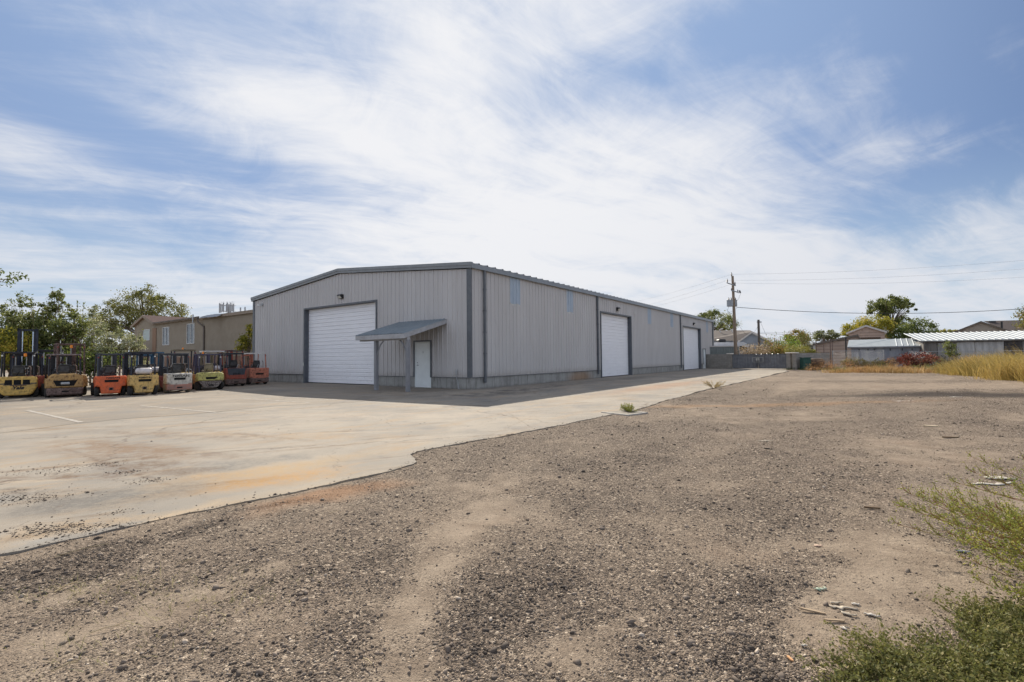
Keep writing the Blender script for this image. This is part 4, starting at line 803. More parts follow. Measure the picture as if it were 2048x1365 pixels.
# tan house behind the forklifts
Q0, Q2 = (-34.7, 47.), (-39.3, 50.); A_ = Vector((.813, -.583, 0)).normalized(); Ee = (Q0[0]+A_.x*19.6, Q0[1]+A_.y*19.6)
W1 = Wall(Q0, Ee); W2 = Wall(Q2, Q0); EV = 5.08
th = empty('tan_house', (Q0[0], Q0[1], 0), 0, 'tan stucco house with pinkish shingle roof behind the forklifts', 'house')
def house_part(mb, name, m, root): 
    o = mb.build(name, m, root); o.matrix_parent_inverse = Matrix.Translation(-root.location); return o
bk = W1.n*-9
foot = [W1.p(0, 0, -.1), W1.p(19.6, 0, -.1), W1.p(19.6, -9, -.1), W2.p(0, -8, -.1), W2.p(0, 0, -.1)]
mb = MB(); mb.prism(foot, (0, 0, EV+.1)); apex = P(291.5, 632, 48.6); mb.prism([W2.p(0, 0, EV), W2.p(W2.L, 0, EV), Vector((apex.x, apex.y, apex.z-.1))], tuple(-W2.n*.3)); house_part(mb, 'wall', m_stucco, th)
mb = MB(); hip = P(384, 636, 46.6); en = W1.p(10.1, .25, EV+.16); d0 = W1.p(-.25, .25, EV+.1); ap = Vector((apex.x, apex.y, apex.z+.06)) + W2.n*.25; le = W2.p(-.3, .25, EV+.02)
mb.add([d0, en, hip, ap], [(0,1,2,3)]); mb.add([ap, hip, hip-W1.n*6, le], [(0,1,2,3)]); house_part(mb, 'roof', m_shing, th)
mb = MB(); mb.prism([d0, ap, ap+Vector((0,0,-.24)), d0+Vector((0,0,-.24))], tuple(W2.n*.04)); mb.prism([ap, le, le+Vector((0,0,-.24)), ap+Vector((0,0,-.24))], tuple(W2.n*.04)); W1.box(mb, -.25, 10.1, .25, .29, EV-.06, EV+.12); W1.box(mb, 10.15, 19.6, .1, .2, EV-.12, EV+.10); house_part(mb, 'fascia', mat('tan_fascia', (.29,.225,.17), (.25,.2,.15), 3.), th)
mb = MB(); W1.box(mb, -.25, 10.2, .29, .40, EV+.02, EV+.13); house_part(mb, 'gutter', m_fasc, th)
mb = MB(); W1.box(mb, 10.15, 19.6, -8.8, .1, EV, EV+.14); house_part(mb, 'flat_roof', m_gravelroof, th)
mb = MB(); mb.tube([W1.p(9.9, .34, EV), W1.p(10.0, .3, EV-.35), W1.p(10.5, .07, EV-.75), W1.p(10.55, .07, EV-1.1), W1.p(10.55, .07, .0)], .075, 6); house_part(mb, 'downspout', m_fasc, th)
def uvrect(W, x0, y0, x1, y1): a = W.uv(x0, y0); b = W.uv(x1, y1); return min(a[0], b[0]), max(a[0], b[0]), min(a[1], b[1]), max(a[1], b[1])
for r in [(326.5,655.5,338.5,690.5), (375,648.5,389,687.5)]:
    f = window(W1, th, *uvrect(W1, *r)); f.matrix_parent_inverse = Matrix.Translation(-th.location)
f = window(W2, th, *uvrect(W2, 287.5, 660, 300, 681), split=False, gm=mat('pale_blind', (.45,.52,.50))); f.matrix_parent_inverse = Matrix.Translation(-th.location)
r = uvrect(W2, 306, 657, 312.5, 705); mb = MB(); W2.box(mb, r[0], r[1], .003, .05, 2.0, r[3]); house_part(mb, 'entry_door', mat('brown_door', (.25,.15,.09)), th)
bal = MB(); W2.box(bal, .8, 5.6, .05, 1.25, 1.85, 1.98); b_ = house_part(bal, 'balcony', m_fasc, th)
mb = MB(); W2.box(mb, .8, 5.6, 1.18, 1.25, 2.95, 3.03)
for k in range(16): W2.box(mb, .82+k*.31, .86+k*.31, 1.19, 1.23, 1.98, 2.95)
for k in (.8, 3.2, 5.5): W2.box(mb, k, k+.1, 1.15, 1.25, -.1, 1.85)
mb.build('railing', m_fasc, b_)
mb = MB()
for k in range(3):
    c = P(414+k*7, 634-k*.9, 40.5-k*1.); mb.add([c+Vector((-.6,-.2,-.1)), c+Vector((.5,-.5,-.1)), c+Vector((.7,.4,.22)), c+Vector((-.4,.7,.22))], [(0,1,2,3)])
house_part(mb, 'solar_panels', mat('solar_panel', (.05,.05,.055), None, 1, .3), th)
mb = MB()
for px, py in ((386, 634), (481, 620), (490, 619)): c = P(px, py, 41); mb.cyl(c-Vector((0,0,.5)), c+Vector((0,0,.2)), .06, 8)
house_part(mb, 'roof_vents', m_metal, th)
# wooden fence in front of it
m_wood = mat('fence_wood', (.27,.17,.12), (.20,.135,.10), 5., .85, stretch=(1,1,.3))
def plank_fence(x0, y0, x1, y1, h, label):
    W = Wall((x0, y0), (x1, y1)); o = empty('wooden_fence', (x0, y0, 0), 0, label, 'fence'); n = int(W.L/.15); r = random.Random(4)
    mb = MB()
    for k in range(n): W.box(mb, k*.15, k*.15+.138, 0, .02, -.1, h+r.uniform(-.02, .02))
    house_part(mb, 'boards', m_wood, o); mb = MB()
    for z in (.35, h-.3): W.box(mb, 0, W.L, -.06, -.002, z, z+.09)
    house_part(mb, 'rails', m_wood, o)
    for k in range(int(W.L/2.4)+1): mb = MB(); W.box(mb, k*2.4, k*2.4+.09, -.16, -.062, -.1, h-.02); house_part(mb, 'post', m_wood, o)
plank_fence(-29.5, 38.5, -19.3, 35.4, 1.75, 'reddish brown board fence between the forklifts and the tan house')

# ------------------------------------------------------------------ plants
def leaves(centers, spread, n, size, tints, flat=1., droop=.3, aspect=1.0):
    """n cards around the clump centers; centers (m,3), spread (m,), tints (m,)"""
    k = RNG.integers(0, len(centers), n); c = centers[k]+RNG.normal(0, 1, (n, 3))*spread[k][:, None]*np.array([1, 1, flat])
    a = RNG.normal(0, 1, (n, 3)); a /= np.linalg.norm(a, axis=1)[:, None]; b = np.cross(a, RNG.normal(0, 1, (n, 3))); b /= np.linalg.norm(b, axis=1)[:, None]
    s = size*RNG.uniform(.55, 1.35, n)[:, None]; V = np.stack([c-a*s, c-b*s*.45*aspect, c+a*s, c+b*s*.45*aspect], 1).reshape(-1, 3)
    t = np.clip(tints[k]+RNG.normal(0, .16, n), 0, 1); return V, np.arange(4*n).reshape(-1, 4), np.repeat(t, 4)
def plant(name, label, cat, base, blobs, n, size, m, mt, trunk_r=.12, clumps=60, spread=.16, group=None, stems=1, hollow=.5, tbase=.5, tvar=.25, zmin=.05, twigs=None, trunk=True):
    """blobs: (center Vector, rx, ry, rz)"""
    o = empty(name, tuple(base), 0, label, cat, group); base = np.array(base)
    vol = np.array([b[1]*b[2]*b[3] for b in blobs])**.67; pr = vol/vol.sum(); cs = []; sp = []; ti = []
    for i in RNG.choice(len(blobs), clumps, p=pr):
        c, rx, ry, rz = blobs[i]; d = RNG.normal(0, 1, 3); d /= np.linalg.norm(d); r = (hollow+(1-hollow)*RNG.random())**.6*.93
        q = np.array(c)+d*r*np.array([rx, ry, rz]); q[2] = max(q[2], base[2]+zmin); cs.append(q); sp.append(spread*min(rx, rz)*RNG.uniform(.6, 1.5)); ti.append(np.clip(tbase+RNG.normal(0, tvar), 0, 1))
    cs = np.array(cs); V, Fc, t = leaves(cs, np.array(sp), n, size*(.82 if trunk_r > .12 else 1), np.array(ti), .8); V -= base
    if trunk:
        mb = MB(); top = np.array(blobs[0][0]); r_ = random.Random(len(label))
        for s in range(stems):
            b0 = np.array([r_.uniform(-.3, .3)*(stems > 1)*blobs[0][1], r_.uniform(-.2, .2)*(stems > 1), 0]); hub = b0+(top-base)*np.array([.6, .6, .55]) if stems == 1 else b0+(np.array(blobs[s % len(blobs)][0])-base)*.6
            mid = (b0+hub)/2+np.array([r_.uniform(-.1, .1), 0, 0])*trunk_r*6
            mb.tube([b0-np.array([0,0,.1]), mid, hub], [trunk_r*1.15, trunk_r*.85, trunk_r*.6], 7)
            for i in range(s, min(len(cs), 26*stems), stems):
                q = cs[i]-base; m1 = hub+(q-hub)*.45+np.array([0, 0, .08*np.linalg.norm(q-hub)]); mb.tube([hub-np.array([0,0,r_.uniform(0,.3)*hub[2]*.3]), m1, q], [trunk_r*.42, trunk_r*.25, trunk_r*.08], 5, False)
        mb.build('trunk' if stems == 1 else 'stems', mt, o)
    npmesh('crown' if trunk_r > .05 else 'foliage', V, Fc, m, o, t); return o
def B(px, py, Y, rpx, rpy, dy=None): c = P(px, py, Y); k = Y/962; return (c, rpx*k, (rpx*k if dy is None else dy), rpy*k)
L_dark = leafmat('leaf_dark', [(.012,.025,.006), (.035,.062,.014), (.07,.10,.025), (.13,.15,.05)]); L_mid = leafmat('leaf_mid', [(.025,.04,.012), (.07,.09,.028), (.13,.15,.05), (.22,.22,.09)])
L_yel = leafmat('leaf_yellow', [(.05,.07,.01), (.16,.16,.02), (.28,.24,.03), (.42,.30,.05)], .35, (.4,.36,.06)); L_grey = leafmat('leaf_greygreen', [(.05,.06,.03), (.12,.135,.07), (.22,.23,.14), (.36,.35,.25)])
L_olive = leafmat('leaf_olive', [(.03,.035,.012), (.075,.08,.025), (.13,.125,.045), (.2,.17,.08)]); L_red = leafmat('leaf_red', [(.035,.012,.01), (.09,.025,.018), (.17,.05,.035), (.26,.13,.07)], .25, (.25,.05,.03))
L_aut = leafmat('leaf_autumn', [(.035,.06,.012), (.11,.11,.02), (.22,.12,.03), (.30,.11,.04)]); L_dry = leafmat('leaf_dry', [(.10,.075,.04), (.22,.17,.10), (.34,.26,.18), (.46,.38,.29)], .3, (.45,.35,.22))
L_bright = leafmat('leaf_bright', [(.03,.08,.008), (.09,.18,.02), (.17,.27,.03), (.28,.33,.06)]); L_or = leafmat('leaf_orange_dry', [(.10,.055,.03), (.28,.14,.06), (.42,.23,.10), (.48,.32,.17)], .3, (.55,.3,.1))
m_bark = mat('bark', (.10,.075,.055), (.17,.14,.11), 8., .9); m_twig = mat('brown_twig', (.14,.09,.055), (.2,.15,.09), 8., .9)
# broad-leaved young trees behind the forklifts, left edge of the yard
GL = 'young trees behind the forklifts'
def young(px, top, Y, w, n, m, label, tb=.45, size=.075, seed=0, spikes=3):
    bl = []; r = random.Random(px); k = Y/962
    yb = 735
    for i in range(9):
        f = i/8; y = yb-(yb-top)*(.12+.80*f); ww = w*(1-.62*f**1.6)*r.uniform(.8, 1.1); bl.append(B(px+r.uniform(-.3, .3)*w, y, Y+r.uniform(-.6, .6), ww, (yb-top)*.13))
    base = G(px, 760); base = P(px, 735, Y); base.z = -.03
    o = plant('young_tree', label, 'tree', base, bl, n, size, m, m_twig, .055, 110, .26, GL, stems=3, tbase=tb+.18)
    # bare whips above the crown
    V = []; 
    for s in range(spikes):
        a = P(px+r.uniform(-.6, .6)*w, top+18, Y)-base; b = a+Vector((r.uniform(-.25, .25), 0, r.uniform(.35, .95))); mb = MB(); mb.tube([a-Vector((0,0,.5)), (a+b)/2, b], [.012, .009, .005], 4, False); mb.build('whip', m_twig, o)
        V += [(a.lerp(b, q))+Vector((r.uniform(-.06,.06), 0, 0)) for q in (.3, .45, .6, .75, .9, 1.)]
    if spikes:
        V = np.array([tuple(v) for v in V]); v2, f2, t2 = leaves(V, np.full(len(V), .05), len(V)*4, size*.8, np.full(len(V), .35)); npmesh('whip_leaves', v2, f2, m, o, t2)
    return o
young(8, 612, 25.5, 40, 5600, L_mid, 'bushy young tree farthest from the house, behind the yellow-green bush')
young(44, 598, 26.5, 30, 5200, L_mid, 'slender young tree above the forklift with the three-window grille', spikes=4)
young(78, 606, 26.0, 30, 5000, L_mid, 'young tree between the slender one and the raised black mast', .4)
young(112, 590, 26.5, 32, 6000, L_mid, 'tallest young tree of the clump, right behind the raised black mast', .4, spikes=6)
young(150, 608, 27.0, 28, 4600, L_mid, 'young tree with a gap beside it, next to the thin grey-green one', .5, spikes=3)
young(184, 618, 29, 30, 4400, L_grey, 'thin grey-green young tree behind the rust-brown mast', .45, .07)
young(222, 650, 28, 36, 5600, L_grey, 'low grey-green shrub tree with pale leaves behind the orange forklift', .6, .065, spikes=2)
young(262, 668, 28, 34, 5400, L_grey, 'pale-leaved shrub tree at the corner of the tan house balcony', .7, .06, spikes=2)
plant('yellow_bush', 'bright yellow-green bush low behind the forklift with the three-window grille', 'bush', (-25.2, 24.6, 0), [B(12, 690, 24.6, 34, 28), B(40, 705, 24.6, 26, 18)], 3000, .07, L_yel, m_twig, .04, 70, .3, stems=2, tbase=.55)
plant('shrub', 'dark green shrub filling the gap behind the front forklifts', 'bush', (-21.5, 25.5, 0), [B(150, 725, 25.5, 50, 26), B(215, 730, 25.8, 40, 22), B(85, 728, 25.5, 40, 24)], 5200, .075, L_dark, m_twig, .04, 130, .3, stems=3, tbase=.6)
# big tree behind the house
plant('elm_tree', 'large open-crowned grey-green tree rising behind the tan house', 'tree', (-57, 75, 0), [B(285, 615, 75, 55, 36), B(240, 632, 75, 42, 30), B(330, 622, 75, 42, 26), B(300, 590, 75, 30, 18), B(210, 645, 75, 24, 18), B(362, 640, 75, 20, 18), B(262, 660, 75, 50, 18)], 15000, .19, L_olive, m_bark, .35, 260, .16, tbase=.5, hollow=.35)
plant('small_tree', 'small yellowing tree squeezed between the tan house and the warehouse corner', 'tree', (-19.0, 34.9, 0), [B(496, 682, 34.9, 13, 22), B(503, 662, 34.9, 8, 14), B(486, 690, 34.9, 12, 14)], 1600, .08, L_yel, m_bark, .05, 60, .24, tbase=.35)
# tree outside the frame whose branch reaches in
bt = plant('overhanging_tree', 'tree of which one leafy branch reaches across the open sky', 'tree', (-18.6, 13.2, 0), [(Vector((-18.8, 13.2, 4.9)), 1.3, 1.3, 1.2), (Vector((-17.8, 13.2, 4.3)), .8, .8, .6)], 1500, .06, L_dark, m_bark, .11, 50, .25, tbase=.5)
mb = MB(); pts = [Vector((-18.2, 13.2, 3.6)), P(-60, 572, 13.2), P(-10, 561, 13.2), P(22, 558, 13.2), P(46, 551, 13.2)]; pts2 = [p-bt.location for p in pts]; mb.tube(pts2, [.03, .02, .012, .008, .004], 5); mb.tube([pts2[2], P(10, 566, 13.2)-bt.location, P(22, 571, 13.2)-bt.location], [.008, .006, .003], 4); mb.build('branch', m_twig, bt)
cs = np.array([tuple(P(x, y, 13.2)-bt.location) for x, y in [(-20, 560), (-8, 552), (2, 546), (3, 558), (12, 560), (20, 558), (28, 554), (32, 551), (42, 556), (46, 552), (18, 571), (10, 566), (24, 562), (-3, 572)]]); v2, f2, t2 = leaves(cs, np.full(len(cs), .05), 130, .045, np.full(len(cs), .4)); npmesh('branch_leaves', v2, f2, L_dark, bt, t2)
# cell antenna far behind
p = P(457, 628, 120); ct = empty('cell_tower', (p.x, 120, 0), 0, 'distant phone antenna mast above the tan house roof', 'antenna'); mb = MB(); mb.cyl((0,0,0), (0,0,p.z+2.4), .28, 10); mb.build('mast', m_metal, ct)
k = 120/962; mb = MB(); z0 = p.z
for q in (z0+.6, z0+2.0): mb.tube([(-1.9, 0, q), (1.9, 0, q)], .05, 5); mb.tube([(-1.2, -.9, q), (1.2, -.9, q)], .05, 5)
mb.build('platform', m_metal, ct)
for x in (-1.7, -1.35, -.95, -.7, .0, .25, .75, 1.1, 1.45, 1.8):
    mb = MB(); mb.bbox(x-.13, x+.13, -1.0, -.85, z0+.3+.2*math.sin(x*5), z0+2.4+.3*math.sin(x*7), .02); mb.tube([(x, -.8, z0+.2), (x, -.8, z0+3.0)], .03, 4); mb.build('antenna_panel', mat('antenna_grey', (.36,.37,.38)), ct)

# ------------------------------------------------------------------ right side: gate, walls, fence
def block_mat():
    m, t, b = newmat('concrete_block'); v = t.coord(); x, y, z = t.sep(v)
    u = t.math('ADD', t.math('MULTIPLY', x, .8), t.math('MULTIPLY', y, -.6)); br = t.new('ShaderNodeTexBrick'); t.put(br.inputs['Vector'], t.comb(u, z, 0.)); br.inputs['Scale'].default_value = 1.; br.inputs['Brick Width'].default_value = .4; br.inputs['Row Height'].default_value = .2
    br.inputs['Mortar Size'].default_value = .008; br.inputs['Color1'].default_value = (.27,.25,.22,1); br.inputs['Color2'].default_value = (.33,.305,.27,1); br.inputs['Mortar'].default_value = (.17,.155,.14,1)
    c = t.mix(t.math('MULTIPLY', t.step(t.noise(v, 1.3, 5, .6), .5, .7), .5), br.outputs[0], (.17,.15,.13)); t.put(b.inputs['Base Color'], c); b.inputs['Roughness'].default_value = .9; return m
m_block = block_mat()
def block_wall(x0, y0, x1, y1, h, label):
    W = Wall((x0, y0), (x1, y1)); mb = MB(); W.box(mb, 0, W.L, -.2, 0, -.3, h); o = mb.build('block_wall', m_block); return tag(o, label, 'wall')
gl, gr = Vector((24.05, 52.6, 0)), Vector((27.25, 47.8, 0))
block_wall(19.5, 60.5, 23.85, 53.0, 1.62, 'grey block wall between the warehouse end and the gate')
block_wall(27.75, 47.1, 31.0, 47.0, 1.62, 'grey block wall behind the green cabinet and rusty tank')
GW = Wall(gl[:2], gr[:2]); m_cap = mat('pale_cap', (.72,.66,.57), (.6,.55,.48), 4.); m_pil = mat('pillar_stucco', (.30,.275,.24), (.24,.22,.195), 4., .9)
for u, lab in ((-.45, 'concrete gate pillar with pale cap nearest the warehouse'), (GW.L+.05, 'pale-capped pillar where the grey gate ends toward the green cabinet'), (GW.L+.62, 'outer of the paired pale-capped pillars, nearest the green cabinet')):
    mb = MB(); c = GW.p(u+.2, 0, 0); o = empty('gate_pillar', c, math.atan2(GW.a.y, GW.a.x), lab, 'pillar'); mb = MB(); mb.bbox(-.2, .2, -.2, .2, -.1, 1.58, .01); mb.build('shaft', m_pil, o); mb = MB(); mb.bbox(-.27, .27, -.27, .27, 1.581, 1.70, .03); mb.build('cap', m_cap, o)
gt = empty('metal_gate', GW.o, math.atan2(GW.a.y, GW.a.x), 'double grey sheet-metal gate closed at the end of the drive', 'gate'); m_gate = mat('gate_sheet', (.16,.165,.175), (.21,.21,.215), 3., .5, c3=(.12,.12,.13), amt3=.5)
for a, b in ((.03, GW.L/2-.03), (GW.L/2+.03, GW.L-.03)):
    corrug(b-.04, .12, lambda q: 1.5, [], lambda s, o_, z: (s, o_, z), a0=a+.04).build('gate_leaf', m_gate, gt); lf = gt.children[-1] if gt.children else None
    mb = MB(); mb.box(a, a+.05, -.045, .0-.002, .08, 1.56); mb.box(b-.05, b, -.045, -.002, .08, 1.56); mb.box(a+.051, b-.051, -.045, -.002, 1.5, 1.56); mb.box(a+.051, b-.051, -.045, -.002, .08, .13); mb.build('gate_frame', m_trim, gt)
mb = MB(); c = GW.L/2; 
for q in (-.55, .55): mb.box(c+q-.02, c+q+.02, -.075, -.05, .72, 1.22)
for z in (.72, 1.2): mb.box(c-.57, c+.57, -.075, -.05, z, z+.03)
for q in (-.12, 0.1): mb.box(c+q, c+q+.03, -.075, -.05, .73, 1.24)
mb.box(c-.2, c+.18, -.08, -.077, .9, 1.15); mb.build('latch_frame', mat('latch_pale', (.45,.44,.40)), gt)
mb = MB(); mb.tube([(c, -.1, 1.1), (c+.04, -.1, .8), (c-.06, -.1, .5), (c+.02, -.08, .1)], .02, 5); mb.build('chain', m_black, gt)
mb = MB(); r_ = random.Random(9); mb.tube([(1.6+k*.28, -.02, 1.52+.05*(-1)**k) for k in range(13)], .022, 4); mb.build('wire_coil', m_metal, gt)
# green bin and rusty box in front of the wall
g_ = empty('utility_box', (27.9, 46.4, 0), 0, 'dark green utility cabinet standing against the block wall', 'cabinet'); mb = MB(); mb.bbox(-.02, .72, -.3, .3, -.05, 1.12, .03); mb.build('housing', mat('dark_green_metal', (.012,.055,.045), (.02,.08,.06), 4., .5), g_)
mb = MB(); mb.bbox(-.05, .75, -.34, .34, 1.121, 1.19, .02); mb.build('lid', mat('dark_green_metal'  , (.012,.055,.045)), g_)
g_ = empty('rusty_tank', (29.15, 46.3, 0), 0, 'rusty brown tank lying beside the green cabinet', 'tank'); mb = MB(); mb.lathe((-.45, 0, .68), [(.2, -.1), (.36, -.02), (.4, .1), (.4, 1.0), (.36, 1.12), (.2, 1.18)], 'x', 18); mb.build('shell', mat('tank_rust', (.09,.05,.03), (.15,.10,.06), 4., .8), g_, True)
mb = MB(); mb.box(-.2, -.1, -.3, .3, -.1, .32); mb.box(.4, .5, -.3, .3, -.1, .32); mb.build('cradle', m_rust, g_)
# chain link fence
def chain_fence(pts, h, label, posts=2.8, top=True, tall=None, meshk=.16):
    o = empty('chain_link_fence', (pts[0][0], pts[0][1], 0), 0, label, 'fence'); 
    for (a, b) in zip(pts[:-1], pts[1:]):
        W = Wall(a, b); n = max(1, round(W.L/posts))
        for k in range(n+1):
            mb = MB(); c = W.p(W.L*k/n, 0, 0); mb.cyl((c.x, c.y, -.2), (c.x, c.y, h+.05), .032, 8); house_part(mb, 'post', m_metal, o)
        mb = MB(); mb.tube([W.p(0, 0, h), W.p(W.L, 0, h)], .022, 6); house_part(mb, 'rail', m_metal, o)
        mb = MB(); s = meshk; k = -h
        while k < W.L:
            for sg in (1, -1):
                u0, u1 = (k, k+h) if sg > 0 else (k+h, k); z0, z1 = .03, h
                f0 = max(0, min(1, (0-u0)/(u1-u0))); f1 = max(0, min(1, (W.L-u0)/(u1-u0)))
                if sg < 0: f0, f1 = f1, f0
                f0, f1 = min(f0, f1), max(f0, f1)
                if f1-f0 > .02: mb.tube([W.p(u0+(u1-u0)*f0, .01*sg, z0+(z1-z0)*f0), W.p(u0+(u1-u0)*f1, .01*sg, z0+(z1-z0)*f1)], .0028, 3, False)
            k += s
        house_part(mb, 'wire_mesh', m_metal, o)
    return o
chain_fence([(31.05, 46.6), (34.6, 44.8)], 1.78, 'chain-link fence with a pale top rail between the block wall and metal shed')
chain_fence([(36.2, 43.8), (44.5, 38.6), (52, 34)], 1.62, 'long chain-link fence in front of the ribbed metal sheds', 3.4)
for px, top in ((1634, 681), (1649, 676), (1662, 677), (1666, 679), (1693.5, 676)):
    W_ = 47.2; c = P(px, 740, W_); t_ = P(px, top, W_); mb = MB(); mb.cyl((0, 0, -.2), (0, 0, t_.z), .035 if px != 1693.5 else .07, 8); o = mb.build('fence_pole', m_rust if px != 1693.5 else m_black); o.location = (c.x, W_, 0)
    tag(o, {1634: 'thin tall pole nearest the block wall before the brown garage', 1649: 'thin tall pole standing alone before the middle of the brown garage', 1662: 'thinner, slightly taller pole of the close pair before the brown garage', 1666: 'slightly shorter pole of the close pair before the brown garage', 1693.5: 'thick black tall pole at the end of the brown garage'}[px], 'pole', 'tall thin poles before the brown garage')

# ------------------------------------------------------------------ buildings on the right
def roof_rib(mb, W, u0, u1, d0, z0, d1, z1, pitch=.42, h=.045, w=.07):
    mb.poly([W.p(u0, d0, z0), W.p(u1, d0, z0), W.p(u1, d1, z1), W.p(u0, d1, z1)])
    u = u0
    while pitch and u < u1-w:
        mb.prism([W.p(u, d0, z0), W.p(u+.02, d0, z0+h), W.p(u+w-.02, d0, z0+h), W.p(u+w, d0, z0)], tuple(W.p(u, d1, z1)-W.p(u, d0, z0))); u += pitch
m_wroof = mat('white_metal_roof', (.31,.34,.36), (.27,.30,.32), 2., .6, spec=.15); m_rib = mat('white_rib', (.66,.68,.68), None, 1, .4)
m_shedA = mat('weathered_metal_wall', (.22,.24,.28), (.30,.31,.33), 1.6, .6, stretch=(1,1,.3), c3=(.10,.10,.11), amt3=.5); m_shedB = mat('old_board_wall', (.20,.185,.165), (.13,.12,.11), 2.2, .85, stretch=(1,1,.25), c3=(.30,.29,.27), amt3=.6)
def shed(label, W, h, zr, depth, wallm, smooth_to=0, over=.3, extra=None):
    o = empty('metal_shed', W.o, 0, label, 'shed'); 
    mb = MB(); k = 0.
    while k < W.L-.01: W.box(mb, k, min(k+.12, W.L), -.03-.02*(int(k/.12+.5) % 2), .0-.02*(int(k/.12+.5) % 2), -.1, h-.02); k += .12
    house_part(mb, 'front_wall', wallm, o)
    mb = MB(); W.box(mb, 0, .05, -depth, -.06, -.1, h-.05); W.box(mb, W.L-.05, W.L, -depth, -.06, -.1, h-.05); W.box(mb, .051, W.L-.051, -depth, -depth+.05, -.1, h-.05); house_part(mb, 'rear_wall', wallm, o)
    mb = MB(); roof_rib(mb, W, -.3, W.L+.3, over, h-.03, -depth, zr, 0); ro = house_part(mb, 'roof', m_wroof, o)
    mb = MB(); u = -.3+smooth_to
    while u < W.L+.25: mb.prism([W.p(u, over+.002, h-.028), W.p(u+.02, over+.002, h+.02), W.p(u+.06, over+.002, h+.02), W.p(u+.08, over+.002, h-.028)], tuple(W.p(u, -depth, zr)-W.p(u, over, h-.03))); u += .42
    mb.build('roof_ribs', m_rib, ro).matrix_parent_inverse = ro.matrix_parent_inverse.copy() if False else Matrix.Identity(4)
    mb = MB(); W.box(mb, -.3, W.L+.3, over-.04, over-.005, h-.14, h-.035); house_part(mb, 'fascia', wallm, o); return o
WA = Wall((33.55, 47.6), (37.9, 44.3)); sa = shed('long low metal shed with smooth white roof behind the red-leaved bush', WA, P(1770, 692.5, 45.8).z, P(1765, 678.8, 49.0).z, 3.6, m_shedA, smooth_to=3.8)
for u in (.6, 1.3, 1.8, 3.0, 3.9, 4.6, 5.2): mb = MB(); WA.box(mb, u, u+.07, .002, .04, WA and 1.75, 1.95); house_part(mb, 'bracket', m_black, sa)
WB = Wall((37.3, 43.6), (52.6, 36.3)); sb = shed('long weathered shed with ribbed white metal roof and pale board doors', WB, P(1850, 681.5, 43.2).z, P(1843, 667.5, 47.8).z, 4.6, m_shedB)
zb = P(1850, 681.5, 43.2).z-.2
for u0, u1, z0, z1, m_, nm in [(1.0, 1.9, 0, zb-.05, mat('grey_board', (.33,.32,.30), (.24,.23,.215), 5., .8, stretch=(1,1,.2)), 'door'), (2.3, 3.5, .1, zb, mat('pale_board', (.48,.47,.45), (.34,.33,.31), 5., .8, stretch=(1,1,.2)), 'door'), (3.54, 5.4, .1, zb, mat('pale_board', (.48,.47,.45)), 'door'), (5.45, 6.6, .3, zb, mat('charred_board', (.035,.03,.028), (.08,.07,.065), 5.), 'patch_panel'),
                                    (7.6, 8.8, .3, zb-.05, mat('charred_board', (.035,.03,.028)), 'patch_panel'), (8.83, 10.1, .3, zb, mat('brown_board', (.10,.075,.055), (.06,.05,.045), 5.), 'patch_panel')]:
    mb = MB(); WB.box(mb, u0, u1, .004, .035, z0, z1); house_part(mb, nm, m_, sb)
mb = MB()
for u0, u1, z in ((10.4, 11.4, 1.95), (11.6, 12.9, 1.8), (11.5, 13, 2.35), (13.4, 14.6, 2.05)): WB.box(mb, u0, u1, .004, .03, z, z+.07)
house_part(mb, 'wall_gap', m_slot, sb)
def gable_house(name, label, px0, px1, yev, pxa, ya, Y, depth, wallm, roofm, trimm, lapped=True, ang=None):
    if ang is None: k0, k1, km = (px0-1024)/962, (px1-1024)/962, (pxa-1024)/962; ang = Y*(k0*km+1)/(k1*km+1)-Y
    a = P(px0, yev, Y); b = P(px1, yev, Y+ang); ap = P(pxa, ya, Y+ang/2); W = Wall(a[:2], b[:2]); zev = (a.z+b.z)/2; o = empty(name, W.o, 0, label, 'house'); ua = W.uv(pxa, ya)[0]; za = ap.z
    mb = MB(); mb.prism([W.p(0,0,-.1), W.p(W.L,0,-.1), W.p(W.L,0,zev), W.p(ua,0,za), W.p(0,0,zev)], tuple(-W.n*depth)); house_part(mb, 'wall', wallm, o)
    mb = MB(); f = (za-zev)/ua; e_ = .25
    t_ = [W.p(-e_, .25, zev-e_*f), W.p(ua, .25, za), W.p(W.L+e_, .25, zev-e_*f)]
    for q0, q1 in ((t_[0], t_[1]), (t_[1], t_[2])): mb.prism([q0+Vector((0,0,.02)), q1+Vector((0,0,.02)), q1+Vector((0,0,.12)), q0+Vector((0,0,.12))], tuple(-W.n*(depth+.4)))
    house_part(mb, 'roof', roofm, o)
    mb = MB()
    for q0, q1 in ((t_[0], t_[1]), (t_[1], t_[2])): mb.prism([q0+Vector((0,0,-.1)), q1+Vector((0,0,-.1)), q1+Vector((0,0,.125)), q0+Vector((0,0,.125))], tuple(W.n*.04))
    house_part(mb, 'bargeboard', trimm, o)
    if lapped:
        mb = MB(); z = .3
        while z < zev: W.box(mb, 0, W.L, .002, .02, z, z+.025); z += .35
        house_part(mb, 'lap_shadow_strips', trimm if False else mat('lap_shadow', (.12,.09,.075)), o)  # dark strips colour in the shadow line under each siding lap
    return o, W, zev
m_tansid = mat('tan_siding', (.46,.345,.275), (.41,.31,.25), 2., .8); m_pinktan = mat('pale_trim', (.55,.52,.49)); m_greysid = mat('blue_grey_siding', (.27,.30,.34), (.24,.27,.31), 2., .7)
o, W, z = gable_house('garden_shed', 'tall tan gabled shed behind the smooth white-roofed metal shed', 1697, 1769, 665, 1732, 652.5, 62, 5, m_tansid, m_pinktan, m_pinktan)
